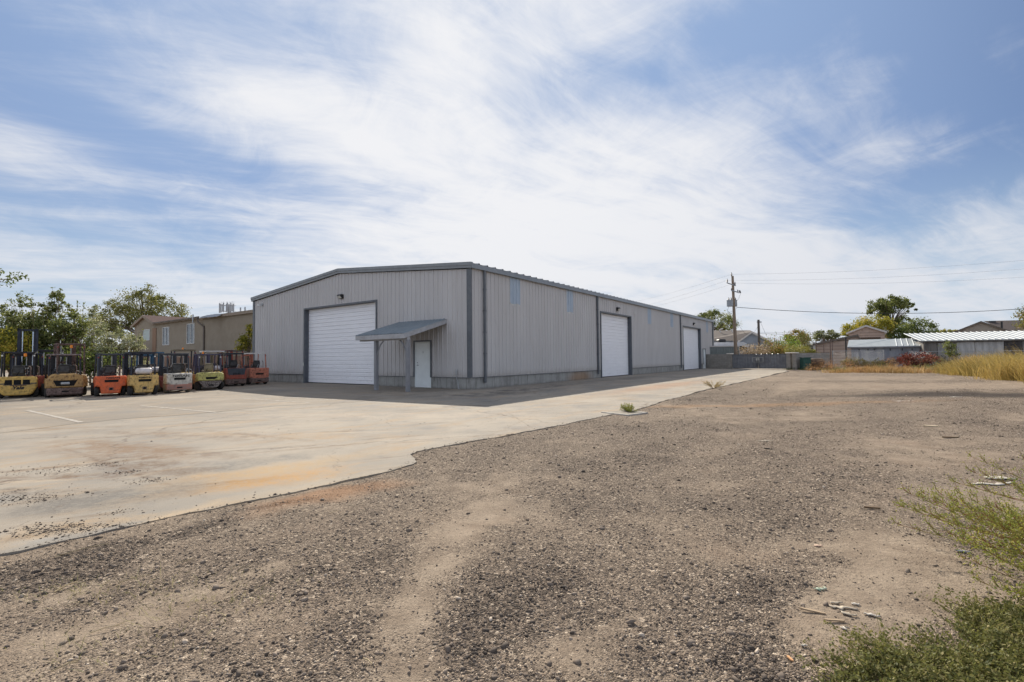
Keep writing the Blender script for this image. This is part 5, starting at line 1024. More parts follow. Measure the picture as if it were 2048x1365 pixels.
mb = MB(); W.box(mb, .5, W.L-.4, .021, .06, 1.2, W.uv(1730, 675.5)[1]); house_part(mb, 'doorway_shade', mat('brown_shade', (.09,.06,.04)), o)  # dark brown slab on the wall, painting the shade inside a doorway
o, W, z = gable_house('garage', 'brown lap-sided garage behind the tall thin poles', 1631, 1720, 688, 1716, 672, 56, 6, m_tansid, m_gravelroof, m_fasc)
mb = MB(); mb.prism([W.p(.0, .03, 3.1-.35), W.p(5.1, .03, 4.0-.35), W.p(5.1, .03, 3.2), W.p(0, .03, 3.2)][:3], tuple(W.n*.02)) if False else W.box(mb, 0, 5.2, .03, .05, 3.0, 3.06); house_part(mb, 'trim_board', m_fasc, o)
mb = MB(); W.box(mb, -.22, -.02, .0, .1, -.1, 2.9); house_part(mb, 'corner_board', m_pinktan, o)
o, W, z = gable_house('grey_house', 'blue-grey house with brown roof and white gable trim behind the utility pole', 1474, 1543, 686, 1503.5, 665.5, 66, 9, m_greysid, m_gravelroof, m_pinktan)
mb = MB(); c = P(1503.5, 673, 66); mb.lathe((c.x, c.y, c.z), [(.33, -.06), (.33, -.01)], 'y', 18); house_part(mb, 'round_vent', m_pinktan, o)
mb = MB(); a = P(1410, 661.5, 72); b = P(1500, 661, 72); c = P(1530, 676, 67); d = P(1480, 682, 67.2); e = P(1400, 682, 67.2); mb.add([a, b, P(1503, 664.5, 70), d, e], [(0,1,2,3,4)]); mb.add([b, P(1560, 690, 72), P(1503, 664.5, 69)], [(0,1,2)]); house_part(mb, 'main_roof', m_gravelroof, o)
mb = MB(); a = P(1402, 682.5, 67.6); b = P(1476, 682.5, 67.6); mb.box(a.x, b.x, 67.6, 75, -.1, a.z); house_part(mb, 'side_wall', m_greysid, o)
mb = MB()
for px in (1442, 1466): q = P(px, 664, 71); mb.tube([q-Vector((0,0,.4)), q+Vector((-.2,0,.3)), q+Vector((.3,0,.45))], .1, 6)
house_part(mb, 'roof_vent', m_pinktan, o)
o, W, z = gable_house('brown_roof_house', 'tan house with a broad dark brown roof behind the ribbed-roofed shed', 1905, 2018, 665, 1962, 644.5, 70, 12, mat('khaki_siding', (.38,.33,.27), (.34,.295,.24), 2.), m_gravelroof, m_fasc, lapped=False)
mb = MB(); a = P(1966, 642.5, 74); b = P(2200, 637, 74); c = P(2200, 664, 69); d = P(2020, 665, 69.5); mb.add([a, b, c, d], [(0,1,2,3)]); mb.box(P(2016,668,70.2).x, P(2200,668,70.2).x, 70.2, 78, -.1, P(2016, 666, 70.2).z); house_part(mb, 'wing_roof', mat('dark_brown_shingles', (.10,.075,.065), (.07,.055,.05), 10., .9), o)
mb = MB(); q = P(2003.5, 653, 71); mb.cyl(q-Vector((0,0,.6)), q+Vector((0,0,.7)), .12, 8); house_part(mb, 'flue_pipe', m_black, o)
mb = MB(); q = P(1983, 643, 73.5); mb.bbox(q.x-.5, q.x+.5, 73.3, 73.8, q.z-.2, q.z+.05, .03); house_part(mb, 'roof_vent', m_black, o)
# travel trailer and long container behind the wall
rv = empty('travel_trailer', (P(1405, 700, 60).x, 60, 0), 0, 'white travel trailer with a dark roof unit parked beyond the block wall', 'trailer'); x1 = P(1497, 700, 60).x-rv.location.x; zt = P(1450, 685, 60).z; m_rvw = mat('trailer_white', (.62,.63,.66), (.55,.56,.58), 2., .4)
mb = MB(); mb.prism([(0, 0, .6), (x1-.3, 0, .6), (x1, 0, 1.2), (x1+.1, 0, zt-.35), (x1-.6, 0, zt), (0, 0, zt)], (0, 2.4, 0)); mb.build('body', m_rvw, rv)
mb = MB(); mb.box(.1, x1-.8, -.012, -.001, zt-.75, zt-.62); mb.box(.1, x1-.3, -.012, -.001, 1.3, 1.42); mb.build('stripe', m_greysid, rv)
mb = MB(); mb.bbox(x1*.5-.5, x1*.5+.45, .7, 1.6, zt-.01, zt+.42, .12); mb.build('roof_unit', m_black, rv)
mb = MB(); mb.bbox(x1-1.1, x1-.5, -.03, -.002, zt-1.05, zt-.5, .01); mb.bbox(x1-.4, x1-.15, -.03, -.002, zt-.95, zt-.6, .01); mb.build('side_window', m_slot, rv)
for q in (x1*.45, x1*.6): mb = MB(); mb.lathe((q, .15, .35), [(.36, -.1), (.38, 0), (.36, .1)], 'y', 14); mb.build('wheel', m_tyre, rv)
ct2 = empty('storage_container', (P(1400, 700, 57).x, 57, 0), 0, 'long grey-green storage container lying just over the block wall', 'container'); x1 = P(1478, 700, 57).x-ct2.location.x; zt = P(1440, 692, 57).z
mb = MB(); mb.box(0, x1, .05, 2.4, .1, zt-.12)
for k in range(int(x1/.28)): mb.box(k*.28, k*.28+.15, 0, .049, .2, zt-.14)
mb.build('box', mat('container_grey_green', (.20,.225,.215), (.17,.19,.185), 3.), ct2); mb = MB(); mb.bbox(-.05, x1+.05, -.05, 2.45, zt-.12, zt, .02); mb.build('top_edge', m_pinktan, ct2)
tr2 = empty('parked_trailer', (P(1609, 700, 60).x, 60, 0), 0, 'pale trailer end showing between olive shrub and brown garage', 'trailer'); zt = P(1618, 692, 60).z; mb = MB(); mb.prism([(0, 0, .5), (1.5, 0, .5), (1.4, 0, zt+.1), (0, 0, zt-.05)], (0, 2, 0)); mb.build('body', mat('pale_blue_panel', (.36,.38,.44)), tr2); mb = MB(); mb.prism([(-.05, -.05, zt-.06), (1.45, -.05, zt+.1), (1.45, -.05, zt+.2), (-.05, -.05, zt+.05)], (0, 2.1, 0)); mb.build('roof_edge', m_pinktan, tr2)

# ------------------------------------------------------------------ utility poles and lines
m_pole = mat('pole_wood', (.27,.205,.15), (.20,.15,.11), 6., .9, stretch=(3,3,.3)); m_ins = mat('insulator', (.12,.11,.115), None, 1, .3); m_tr = mat('transformer_grey', (.30,.32,.34), (.26,.28,.30), 3., .4)
Y0 = 53.6; b0 = P(1473, 738, Y0); t0 = P(1465, 552.5, Y0); up = empty('utility_pole', (b0.x, Y0, 0), 0, 'leaning wooden utility pole carrying two grey transformers behind the gate', 'pole'); lx = t0.x-b0.x; H_ = t0.z
def on(z): return Vector((lx*z/H_, 0, z))
def rel(px, py, dy=0.): q = P(px, py, Y0+dy); return q-Vector((b0.x, Y0, 0))
mb = MB(); mb.tube([on(-.3), on(H_*.5), on(H_)], [.2, .165, .125], 12); mb.build('shaft', m_pole, up)
def insul(p, o, h=.32): mb = MB(); mb.lathe(tuple(p), [(.03, 0), (.05, h*.15), (.1, h*.3), (.05, h*.45), (.09, h*.6), (.04, h*.75), (.03, h)], 'z', 10); mb.build('insulator', m_ins, o)
insul(on(H_)+Vector((-.1,0,-.05)), up, .45)
for (x0, y0_, x1_, y1_) in ((1453.5, 566, 1471.5, 572), (1462.5, 581.5, 1476, 585)):
    mb = MB(); mb.tube([rel(x0, y0_, -.3), rel(x1_, y1_, -.2)], .06, 4); ca = mb.build('crossarm', m_tr, up); mb = None
    if x0 < 1460: insul(rel(1454.5, 565.5, -.3), ca, .42); insul(rel(1470, 571, -.2), ca, .4)
    else:
        insul(rel(1463, 581, -.2), ca, .25)
        for q in (1476, 1479, 1481): m2 = MB(); m2.tube([rel(q-1, 580+(q-1476)*.3, -.2), rel(q+.5, 587, -.2)], .05, 5); m2.build('fuse_cutout', m_ins, ca)
for px, r in ((1460, .33), (1468.6, .30)):
    a = rel(px, 613.5, -.35 if px < 1465 else .3); c = rel(px, 600.5, -.35 if px < 1465 else .3); mb = MB(); h = (c-a).z; mb.lathe(tuple(a), [(r*.9, 0), (r, .04), (r, h-.08), (r*1.04, h-.06), (r*1.04, h-.02), (r*.5, h)], 'z', 16); tr = mb.build('transformer', m_tr, up, False)
    for q in (-.14, .12): insul(c+Vector((q, 0, -.02)), tr, .3)
for a, b in (((1458, 613), (1454, 620)), ((1454, 620), (1464, 628)), ((1474, 606), (1473, 618)), ((1481, 588), (1474, 602)), ((1464, 626), (1457, 634))):
    mb = MB(); q0 = rel(*a); q1 = rel(*b); mb.tube([q0, (q0+q1)/2+Vector((0,0,-.12)), q1], .012, 4, False); mb.build('jumper_wire', m_black, up)
def wire(a, b, sag, r, label, m=None, n=24):
    mb = MB(); o0 = Vector(a); pts = [Vector(a).lerp(Vector(b), k/n)-o0-Vector((0, 0, sag*4*(k/n)*(1-k/n))) for k in range(n+1)]; mb.tube(pts, r, 5, False); o = mb.build('power_line', m or m_black); o.location = o0; return tag(o, label, 'power line', 'power lines')
m_wire = mat('wire_grey', (.30,.30,.31), None, 1, .4)
wire(P(1463.5, 549, Y0), P(2300, 497, 46), .55, .007, 'topmost thin power line running from the pole top over the sheds', m_wire)
wire(P(1455, 561, Y0-.3), P(2300, 515, 45), .6, .007, 'second thin power line from the top, over the sheds', m_wire)
wire(P(1470, 566.5, Y0-.2), P(2300, 536, 44), .6, .007, 'third thin power line from the top, over the sheds', m_wire)
wire(P(1463.5, 549, Y0), P(1150, 622, 100), .8, .008, 'topmost thin power line descending from the pole over the warehouse', m_wire)
wire(P(1455, 561, Y0-.3), P(1150, 636, 100), .8, .008, 'middle thin power line descending from the pole over the warehouse', m_wire)
wire(P(1470, 566.5, Y0-.2), P(1150, 640, 100), .8, .008, 'lowest thin power line descending from the pole over the warehouse', m_wire)
wire(P(1474, 615, Y0), P(2250, 599, 50), 1.05, .028, 'thick black cable sagging from below the transformers over the sheds')
wire(P(1425, 633, 75), P(1472, 618, Y0), .3, .014, 'short service cable from the pole dropping behind the warehouse')
wire(P(1380, 664, 78), P(2250, 652, 78), .5, .014, 'thin distant line low above the shed roofs', m_wire)
wire(P(1420, 664.5, 72), P(2250, 672, 72), .4, .022, 'darker low line passing before the yellow-green tree')
p = P(1519.5, 735, 60); t1 = P(1519.5, 640, 60); o = empty('utility_pole', (p.x, 60, 0), 0, 'short thin dark pole in front of the blue-grey house', 'pole'); mb = MB(); mb.tube([(0,0,-.3), (0,0,t1.z)], [.17, .14], 8); mb.build('shaft', mat('dark_pole_wood', (.12,.10,.085), (.09,.075,.065), 5.), o); mb = MB(); mb.box(-.3, .3, -.2, -.14, t1.z-.35, t1.z-.25); mb.build('crossarm', m_ins, o)
wire(P(1519.5, 643, 60), P(1473, 640, Y0), 1.7, .012, 'slack wire hanging between the two wooden poles'); wire(P(1520, 642, 60), P(1536, 678, 62), .1, .012, 'guy wire slanting down from the thin dark pole')

# ------------------------------------------------------------------ vegetation on the right
plant('elm_tree', 'tall green elm with visible forked limbs behind the tan gabled shed', 'tree', (P(1787, 700, 82).x, 82, 0), [B(1775, 610, 82, 34, 18), B(1760, 622, 82, 26, 14), B(1800, 605, 82, 24, 14), B(1820, 617, 82, 12, 8), B(1787, 645, 82, 16, 20), B(1812, 638, 82, 17, 12)], 9000, .2, L_mid, m_bark, .32, 150, .15, tbase=.4, hollow=.3)
plant('yellow_tree', 'broad yellow-green tree behind the tan gabled shed', 'tree', (P(1740, 700, 74).x, 74, 0), [B(1745, 650, 74, 32, 20), B(1720, 658, 74, 30, 18), B(1765, 662, 74, 22, 20), B(1702, 664, 74, 16, 10)], 8000, .17, L_yel, m_bark, .25, 140, .2, tbase=.5)
plant('dark_tree', 'rounded dark green tree between the tall elm and brown-roofed house', 'tree', (P(1840, 700, 72).x, 72, 0), [B(1838, 662, 72, 34, 22), B(1815, 668, 72, 26, 20), B(1860, 672, 72, 20, 12), B(1795, 672, 72, 18, 14)], 9000, .16, L_dark, m_bark, .25, 150, .2, tbase=.6)
plant('edge_tree', 'yellowing tree in front of the dark brown roof', 'tree', (P(2062, 700, 56).x, 56, 0), [B(2072, 635, 56, 30, 24), B(2058, 655, 56, 18, 18), B(2100, 640, 56, 40, 34), B(2062, 612, 56, 12, 8)], 7000, .13, L_aut, m_bark, .22, 120, .2, tbase=.35)
plant('elm_tree', 'green tree rising behind the far end of the warehouse', 'tree', (P(1430, 700, 95).x, 95, 0), [B(1430, 642, 95, 38, 20), B(1400, 648, 95, 26, 16), B(1455, 650, 95, 20, 16), B(1420, 628, 95, 20, 8)], 8000, .2, L_mid, m_bark, .3, 140, .18, tbase=.5)
plant('autumn_tree', 'small rounded tree turning orange above the block wall', 'tree', (P(1595, 700, 64).x, 64, 0), [B(1593, 674, 64, 20, 14), B(1582, 682, 64, 16, 10), B(1606, 680, 64, 13, 12), B(1595, 660, 64, 3, 6)], 4200, .13, L_aut, m_bark, .15, 90, .22, tbase=.5)
plant('distant_tree', 'distant grey-green tree seen above the brown garage roof', 'tree', (P(1650, 700, 110).x, 110, 0), [B(1652, 670, 110, 24, 9), B(1632, 676, 110, 10, 7), B(1676, 676, 110, 10, 8)], 3200, .24, L_grey, m_bark, .25, 70, .22, tbase=.25)
plant('distant_tree', 'low yellow-green distant trees between the elm and brown roof', 'tree', (P(1895, 700, 110).x, 110, 0), [B(1890, 664, 110, 18, 5), B(1912, 665, 110, 20, 4)], 2000, .22, L_yel, m_bark, .2, 60, .25, tbase=.3)
GB = 'shrubs above the block wall'
for px, py, Y, rx, ry, m_, n, lab in [(1570, 685, 58, 24, 11, L_bright, 3000, 'bright green shrub below the orange-turning tree'), (1545, 690, 57, 20, 12, L_aut, 2200, 'mixed green and rusty shrub over the gate'), (1502, 699, 56, 20, 8, L_dry, 1800, 'dried pinkish vines above the gate, nearest the utility pole'), (1530, 699, 56, 18, 8, L_dry, 1800, 'dried pinkish vines above the gate latch'), (1558, 698, 55, 14, 9, L_aut, 1500, 'straggly yellowing shrub above the paired gate pillars'), (1610, 680, 60, 14, 12, L_olive, 1700, 'brownish bush beside the brown garage')]:
    p = P(px, 700, Y); plant('shrub', lab, 'bush', (p.x, Y, 0), [B(px, py, Y, rx, ry), B(px+rx*.5, py+ry, Y, rx*.8, ry), B(px-rx*.4, py+ry*1.2, Y, rx*.8, ry)], int(n*.75), .085, m_, m_twig, .04, 90, .5, GB, stems=2, tvar=.35)
plant('olive_shrub', 'rounded olive shrub bulging over the block wall above the green cabinet', 'bush', (P(1600, 700, 49.5).x, 49.5, 0), [B(1598, 701, 49.5, 24, 11), B(1583, 704, 49.5, 14, 8), B(1620, 706, 49.5, 14, 7), B(1600, 725, 49.5, 20, 14)], 4500, .07, leafmat('leaf_rabbit', [(.06,.06,.015), (.14,.13,.03), (.22,.20,.05), (.3,.26,.09)]), m_twig, .04, 90, .28, stems=3)
plant('red_bush', 'wide bush with dark red leaves in front of the white-roofed shed', 'bush', (P(1838, 745, 41).x, 41, 0), [B(1836, 716, 41, 26, 11), B(1815, 722, 41, 16, 10), B(1862, 720, 41, 16, 9), B(1840, 735, 41, 26, 11)], 3200, .07, L_red, m_twig, .045, 90, .26, stems=4, tbase=.5)
plant('sapling', 'small green sapling against the pale boards of the shed', 'tree', (P(1898, 745, 40.6).x, 40.6, 0), [B(1899, 690, 40.6, 11, 9), B(1905, 704, 40.6, 13, 9), B(1892, 712, 40.6, 8, 7)], 900, .07, L_mid, m_twig, .04, 34, .25, tbase=.4)
plant('dark_brush', 'tangle of dark brush at the foot of the chain-link fence', 'bush', (P(1722, 745, 43).x, 43, 0), [B(1715, 726, 43, 22, 10), B(1745, 728, 43, 20, 10), B(1700, 728, 43, 16, 10), B(1770, 730, 43, 16, 8), B(1878, 726, 42, 10, 14), B(1900, 730, 41, 24, 12)], 4800, .06, leafmat('leaf_dark_brush', [(.03,.02,.015), (.07,.045,.03), (.13,.09,.06), (.2,.16,.1)]), m_twig, .04, 110, .3, stems=4)  # dark brown leaf tones, one palette over the whole tangle
GO = 'dry orange weeds along the fence'
for px, yb, Y, rx, h_, m_, n, lab in [(1655, 741, 44, 12, 24, L_or, 900, 'tall orange dried weed beside the dark gap in the wall'), (1668, 742, 42, 10, 16, L_or, 700, 'orange dried weed beside the close pair of poles'), (1697, 742, 42, 8, 26, L_or, 700, 'narrow orange dried weed against the thick black pole'), (1783, 742, 40, 8, 30, L_or, 800, 'tall narrow orange dried weed before the metal shed'), (1722, 744, 38, 20, 12, L_or, 1100, 'low orange weed patch before the dark brush'), (1760, 745, 38, 16, 18, L_olive, 1100, 'green and straw-coloured bush next to the tall orange weed'), (1680, 744, 39, 14, 10, L_mid, 700, 'low green weed near the garage pole'), (1625, 743, 44, 14, 10, L_or, 600, 'straw-coloured weeds at the foot of the rusty tank'), (1806, 745, 38, 14, 10, L_or, 700, 'low straw-coloured weed between the tall orange one and the red bush'),
                                      (1842, 742, 38, 16, 14, L_mid, 1000, 'green weed at the foot of the red-leaved bush'), (1868, 744, 37, 12, 18, L_grey, 900, 'grey dry weed between the red-leaved bush and straw grass'), (1445, 735, 57, 12, 7, L_yel, 600, 'green and yellow weeds between warehouse and gate'), (1935, 730, 34, 10, 34, L_or, 900, 'rusty dried weed standing above the tall straw grass'), (1955, 728, 34, 9, 36, L_or, 800, 'rusty dried weed with a branched top in the straw grass'), (1925, 752, 33, 20, 8, L_bright, 900, 'low bright green weed before the straw grass')]:
    p = P(px, yb, Y); p.z = -.05; k = Y/962; zc = 0; c = Vector((p.x, Y, h_*k*.55)); plant('dry_weed', lab, 'weed', p, [(c, rx*k, rx*k, h_*k*.5), (Vector((p.x, Y, h_*k*.3)), rx*k*1.15, rx*k, h_*k*.3)], int(n*.8), .035, m_, m_twig, .015, 60, .55, GO, stems=3, tvar=.35)
# tall straw grass
def blades(name, label, pts, n, h, w, m, kind='stuff', cat='grass', lean=.25, clump=None, tb=.5, hvar=.3):
    xs, ys = pts; 
    if clump: 
        k = RNG.integers(0, len(xs), n); x = xs[k]+RNG.normal(0, clump, n); y = ys[k]+RNG.normal(0, clump, n); hh = (h*(1+hvar*RNG.normal(0, 1, len(xs))))[k]*RNG.uniform(.55, 1.1, n); tt = np.clip(tb+RNG.normal(0, .22, len(xs))[k]+RNG.normal(0, .12, n), 0, 1)
        dx, dy = (x-xs[k])/clump*.16, (y-ys[k])/clump*.16
    else: x, y = xs, ys; n = len(x); hh = h*RNG.uniform(.5, 1.2, n); tt = RNG.random(n); dx = dy = 0
    z = gheight(x, y)-.01; a = RNG.uniform(0, 2*PI, n); ln = RNG.normal(0, lean, (n, 2)); top = np.stack([x+(ln[:, 0]+dx)*hh, y+(ln[:, 1]+dy)*hh, z+hh], 1); mid = np.stack([x+(ln[:, 0]+dx)*hh*.35, y+(ln[:, 1]+dy)*hh*.35, z+hh*.6], 1)
    wx, wy = np.cos(a)*w*.5, np.sin(a)*w*.5; b0_ = np.stack([x-wx, y-wy, z], 1); b1_ = np.stack([x+wx, y+wy, z], 1); m0 = mid+np.stack([-wx, -wy, 0*wx], 1)*.9; m1 = mid+np.stack([wx, wy, 0*wx], 1)*.9; t2_ = top+np.stack([wx, wy, 0*wx], 1)*.3
    V = np.stack([b0_, b1_, m1, m0, t2_, top], 1).reshape(-1, 3); i = (np.arange(n)*6)[:, None]; Fc = np.concatenate([i+np.array([[0,1,2,3]]), i+np.array([[3,2,4,5]])]); o = npmesh(name, V, Fc, m, tint=np.repeat(tt, 6)); return tag(o, label, cat, None, kind)
L_straw = leafmat('straw', [(.07,.075,.025), (.22,.17,.05), (.36,.25,.08), (.46,.36,.17)], .35, (.5,.36,.12))
k = 640; gpx = 1868+RNG.random(k)**1.15*640; gy0 = np.array([G(q, 744+(q-1868)*.115).y for q in gpx]); y = gy0+RNG.random(k)**.8*9*np.clip((gpx-1850)/110, .25, 1); x = y*(gpx-1024)/962+.3*RNG.normal(size=k); hh_ = 1.12*np.clip((gpx-1850)/100, .35, 1)*np.clip(.55+(y-gy0)/2.2, .4, 1)
blades('tall_grass', 'tall straw-yellow dry grass before the ribbed-roofed shed', (x, y), 42000, hh_, .02, L_straw, clump=.3, tb=.45, hvar=.26, lean=.38)
sel = RNG.random(k) < .22; blades('green_fringe', 'low green weeds along the front edge of the straw grass', (x[sel], gy0[sel]-.1), 5000, .28, .02, leafmat('fringe_green', [(.05,.06,.015), (.10,.12,.03), (.17,.18,.05), (.3,.26,.09)]), clump=.35, lean=.4, cat='weeds')
k = 380; x = RNG.uniform(25.5, 36, k); y = 38.8-.25*(x-26)+RNG.normal(0, 1.0, k); sel = vnoise(x, y, .55)+.5*vnoise(x, y, 1.5) > .72; x, y = x[sel], y[sel]; blades('dry_grass', 'low orange-brown dry grass along the foot of the fences', (x, y), 11000, .40*(.3+1.1*vnoise(x, y, .4)), .02, leafmat('orange_straw', [(.08,.08,.03), (.22,.14,.06), (.36,.22,.10), (.42,.33,.19)], .35, (.5,.32,.12)), clump=.4, tb=.5)
k = 60; x = RNG.uniform(22.5, 30, k); y = 50.5-.9*(x-24)+RNG.normal(0, .5, k); sel = edge_dist(x, y) > .1; blades('weed_fringe', 'thin fringe of green weeds at the foot of the block wall', (x[sel], y[sel]), 2500, .25, .02, L_mid, clump=.2, cat='weeds')
#==PART6==
# ------------------------------------------------------------------ near right: weeds and litter
def weed(name, label, base, n_main, R, H, seed, m_stem, m_l, leaf=.012, nl=9000, thick=.005, az=(0, 2*PI)):
    r = random.Random(seed); o = empty(name, base, 0, label, 'weed'); mb = MB(); cs = []
    for i in range(n_main):
        a = r.uniform(*az); rr = R*r.uniform(.45, 1.1); h = H*r.uniform(.35, 1.1); tip = Vector((math.cos(a)*rr, math.sin(a)*rr, h)); c1 = tip*.4+Vector((0, 0, h*.12)); pts = [Vector((r.uniform(-.04,.04), r.uniform(-.04,.04), -.02)), c1, tip*.75+Vector((0, 0, h*.02)), tip+Vector((0, 0, h*.12))]
        fine = [];
        for j in range(10):
            t = j/9; k = t*3; q = min(2, int(k)); f = k-q; fine.append(pts[q].lerp(pts[q+1], f))
        mb.tube(fine, [thick*(1-.75*j/9) for j in range(10)], 5, False)
        for j in range(2, 10):
            for _ in range(3):
                b = fine[j]; L = r.uniform(.08, .24)*H*1.6*(1.1-.06*j); d = (fine[j]-fine[j-1]).normalized(); s = Vector((r.gauss(0, .6), r.gauss(0, .6), r.uniform(.2, .9))); d2 = (d*.9+s*.6).normalized(); e = b+d2*L*.6+Vector((0,0,0)); e2 = e+(d2*.5+Vector((0,0,.8))).normalized()*L*.5
                mb.tube([b, e, e2], [thick*.42, thick*.36, thick*.2], 4, False); cs += [b.lerp(e, .5), e, e.lerp(e2, .5), e2]
    mb.build('stems', m_stem, o); cs = np.array([tuple(c) for c in cs]); V, Fc, t = leaves(cs, np.full(len(cs), .014), nl, leaf, np.clip(RNG.normal(.5, .2, len(cs)), 0, 1), aspect=.8); npmesh('leaves', V, Fc, m_l, o, t); return o
m_kst = mat('kochia_stem', (.24,.22,.05), (.26,.12,.05), 9., .6, lo=.42, hi=.6); L_koch = leafmat('kochia_leaf', [(.06,.085,.012), (.13,.16,.025), (.22,.22,.035), (.34,.27,.05)], .4)
weed('tumbleweed_plant', 'large yellow-green bushy weed with reddish arching stems', (3.95, 2.85, -.02), 60, 1.25, .42, 3, m_kst, L_koch, .008, 17000, .005, (PI*.6, PI*1.35))
weed('tumbleweed_plant', 'lower bushy green-yellow weed in front of the large arching one', (3.35, 2.55, -.02), 54, .80, .36, 5, m_kst, L_koch, .009, 15000, .004)
weed('tumbleweed_plant', 'sparsest yellow-green weed, thin stems rising behind the large one', (5.1, 3.6, -.02), 16, 1.25, .55, 8, m_kst, L_koch, .009, 3500, .005, (PI*.7, PI*1.3))
# ground cover: mats of small leaves
def ground_cover():
    spots = []; r = RNG
    for cx, cy, rx, ry, k in [(2.05, 2.10, .50, .20, 110), (2.75, 2.35, .55, .30, 130), (1.60, 2.08, .28, .12, 34), (2.5, 1.9, .9, .25, 110), (1.72, 2.28, .13, .05, 8), (3.1, 2.2, .6, .45, 90), (2.5, 2.62, .25, .10, 16), (1.36, 2.0, .1, .05, 5)]:
        for _ in range(k): a = r.uniform(0, 2*PI); q = math.sqrt(r.random()); spots.append((cx+rx*q*math.cos(a), cy+ry*q*math.sin(a)))
    sp = np.array(spots); V = []; cs = []; mb = MB()
    for (x, y) in spots:
        for _ in range(5):
            a = r.uniform(0, 2*PI); L = r.uniform(.06, .2); z = float(gheight(np.array([x]), np.array([y]))[0]); p0 = Vector((x, y, z)); p1 = p0+Vector((math.cos(a)*L*.5, math.sin(a)*L*.5, .02+r.uniform(0, .03))); p2 = p0+Vector((math.cos(a)*L, math.sin(a)*L, .03+r.uniform(0, .07)))
            mb.tube([p0, p1, p2], [.0022, .0018, .001], 3, False); cs += [tuple(p0.lerp(p1, .5)), tuple(p1), tuple(p1.lerp(p2, .5)), tuple(p2)]
    cs = np.array(cs); V, Fc, t = leaves(cs, np.full(len(cs), .010), 62000, .0085, np.clip(r.normal(.45, .2, len(cs)), 0, 1), aspect=1.1)
    sv_ = np.array([tuple(v) for v in mb.v]); sf = np.array([f for f in mb.f if len(f) == 4]); V2 = np.concatenate([V, sv_]); F2 = np.concatenate([Fc, sf+len(V)]); t2 = np.concatenate([t, np.full(len(sv_), .9)])
    o = npmesh('ground_cover', V2, F2, leafmat('mat_leaf', [(.04,.05,.015), (.09,.095,.03), (.15,.145,.05), (.25,.21,.09)], .35, (.22,.22,.06)), tint=t2); tag(o, 'dense mat of small green leaves creeping over the dusty ground', 'ground cover', kind='stuff')
ground_cover()
k = 500; a = RNG.uniform(0, 1, k); gx = []; gy = []
for (px, py), r_, n_ in [((150, 1185), .18, 120), ((400, 1210), .3, 160), ((320, 1170), .25, 50), ((170, 1310), .2, 60), ((520, 1165), .3, 40)]: p = G(px, py); gx.append(p.x+RNG.normal(0, r_, n_)); gy.append(p.y+RNG.normal(0, r_*.45, n_))
o = blades('sparse_grass', 'sparse yellowish grass blades growing out of the gravel among straws', (np.concatenate(gx), np.concatenate(gy)), 0, .045, .0025, leafmat('sparse_blade', [(.10,.11,.03), (.22,.2,.06), (.36,.30,.14)], .3), lean=1.3)
def small_weed(px, py, R, H, lab, m_l, seed): p = G(px, py); return weed('small_weed', lab, (p.x, p.y, -.02), 26, R, H, seed, m_twig, m_l, .011, 2600, .003)
small_weed(1259, 824, .22, .17, 'small green weed sprouting inside the storm drain frame', L_koch, 21)
small_weed(1427, 777, .5, .30, 'straw-yellow weed tuft on the edge of the drive', L_straw, 22)
# straws, splinters and litter
def gz(x, y): return float(gheight(np.array([x]), np.array([y]))[0])
m_straw = mat('straw_stalk', (.48,.38,.22), (.36,.27,.15), 20., .7)
def stalk(px, py, ang, L, lab, w=.006, m=m_straw, name='dry_stalk', cat='stalk', grp='dry stalks on the gravel'):
    p = G(px, py); mb = MB(); c, s = math.cos(ang), math.sin(ang); mb.tube([(-c*L/2, -s*L/2, 0), (c*.02*L, s*.03*L+L*.02, .008), (c*L/2, s*L/2, .002)], [w/2, w/2*.9, w/2*.7], 5); o = mb.build(name, m); o.location = (p.x, p.y, gz(p.x, p.y)+.012+w/2); return tag(o, lab, cat, grp)
for px, py, a, L, lab, w in [(165, 1104, .9, .30, 'longest pale straw stalk lying beside the pavement edge', .008), (131, 1180, 1.45, .13, 'brownish upright-lying stalk below the longest one', .009), (270, 1162, .75, .17, 'dark brown twig left of the gravel centre', .007), (370, 1127, .8, .10, 'pair-like pale stalk near the upper left gravel', .004), (376, 1124, .9, .09, 'thin pale stalk touching its neighbour at upper left', .004), (210, 1262, .6, .12, 'pale stalk lying over green blades at lower left', .005), (130, 1338, .8, .09, 'pale stalk near the bottom left corner', .006), (137, 1333, .9, .07, 'short pale stalk next to one near the bottom left corner', .005), (160, 1215, .4, .12, 'faint thin stalk left of the sparse grass', .004), (250, 1250, .7, .09, 'thin stalk above the grey stones at lower left', .004), (668, 1025, .9, .10, 'small bright straw near the rusty soil', .005), (735, 1325, -.7, .07, 'short brown stalk at bottom centre', .007)]:
    stalk(px, py, a, L, lab, w)
m_splin = mat('weathered_wood', (.42,.31,.20), (.33,.25,.17), 12., .8, stretch=(1,8,1))
def chip(px, py, ang, L, W_, T, lab, m, name, cat, grp=None, taper=.4):
    p = G(px, py); mb = MB(); mb.prism([(-L/2, -W_*.2, 0), (-L*.3, -W_/2, 0), (L*.4, -W_/2, 0), (L/2, -W_*taper/2, 0), (L/2, W_*taper/2, 0), (L*.2, W_/2, 0), (-L*.35, W_*.4, 0)], (0, 0, T)); o = mb.build(name, m); o.location = (p.x, p.y, gz(p.x, p.y)+.006); o.rotation_euler = (.08, .05, ang); return tag(o, lab, cat, grp)
GP = 'scraps lying on the dusty ground'
chip(1624, 1223, -.45, .125, .014, .008, 'brown wooden splinter pointing left on the dusty patch', m_splin, 'wood_splinter', 'wood scrap', GP); chip(1668, 1242, -.05, .11, .011, .007, 'thin brown splinter lying level below the pale shreds', m_splin, 'wood_splinter', 'wood scrap', GP)
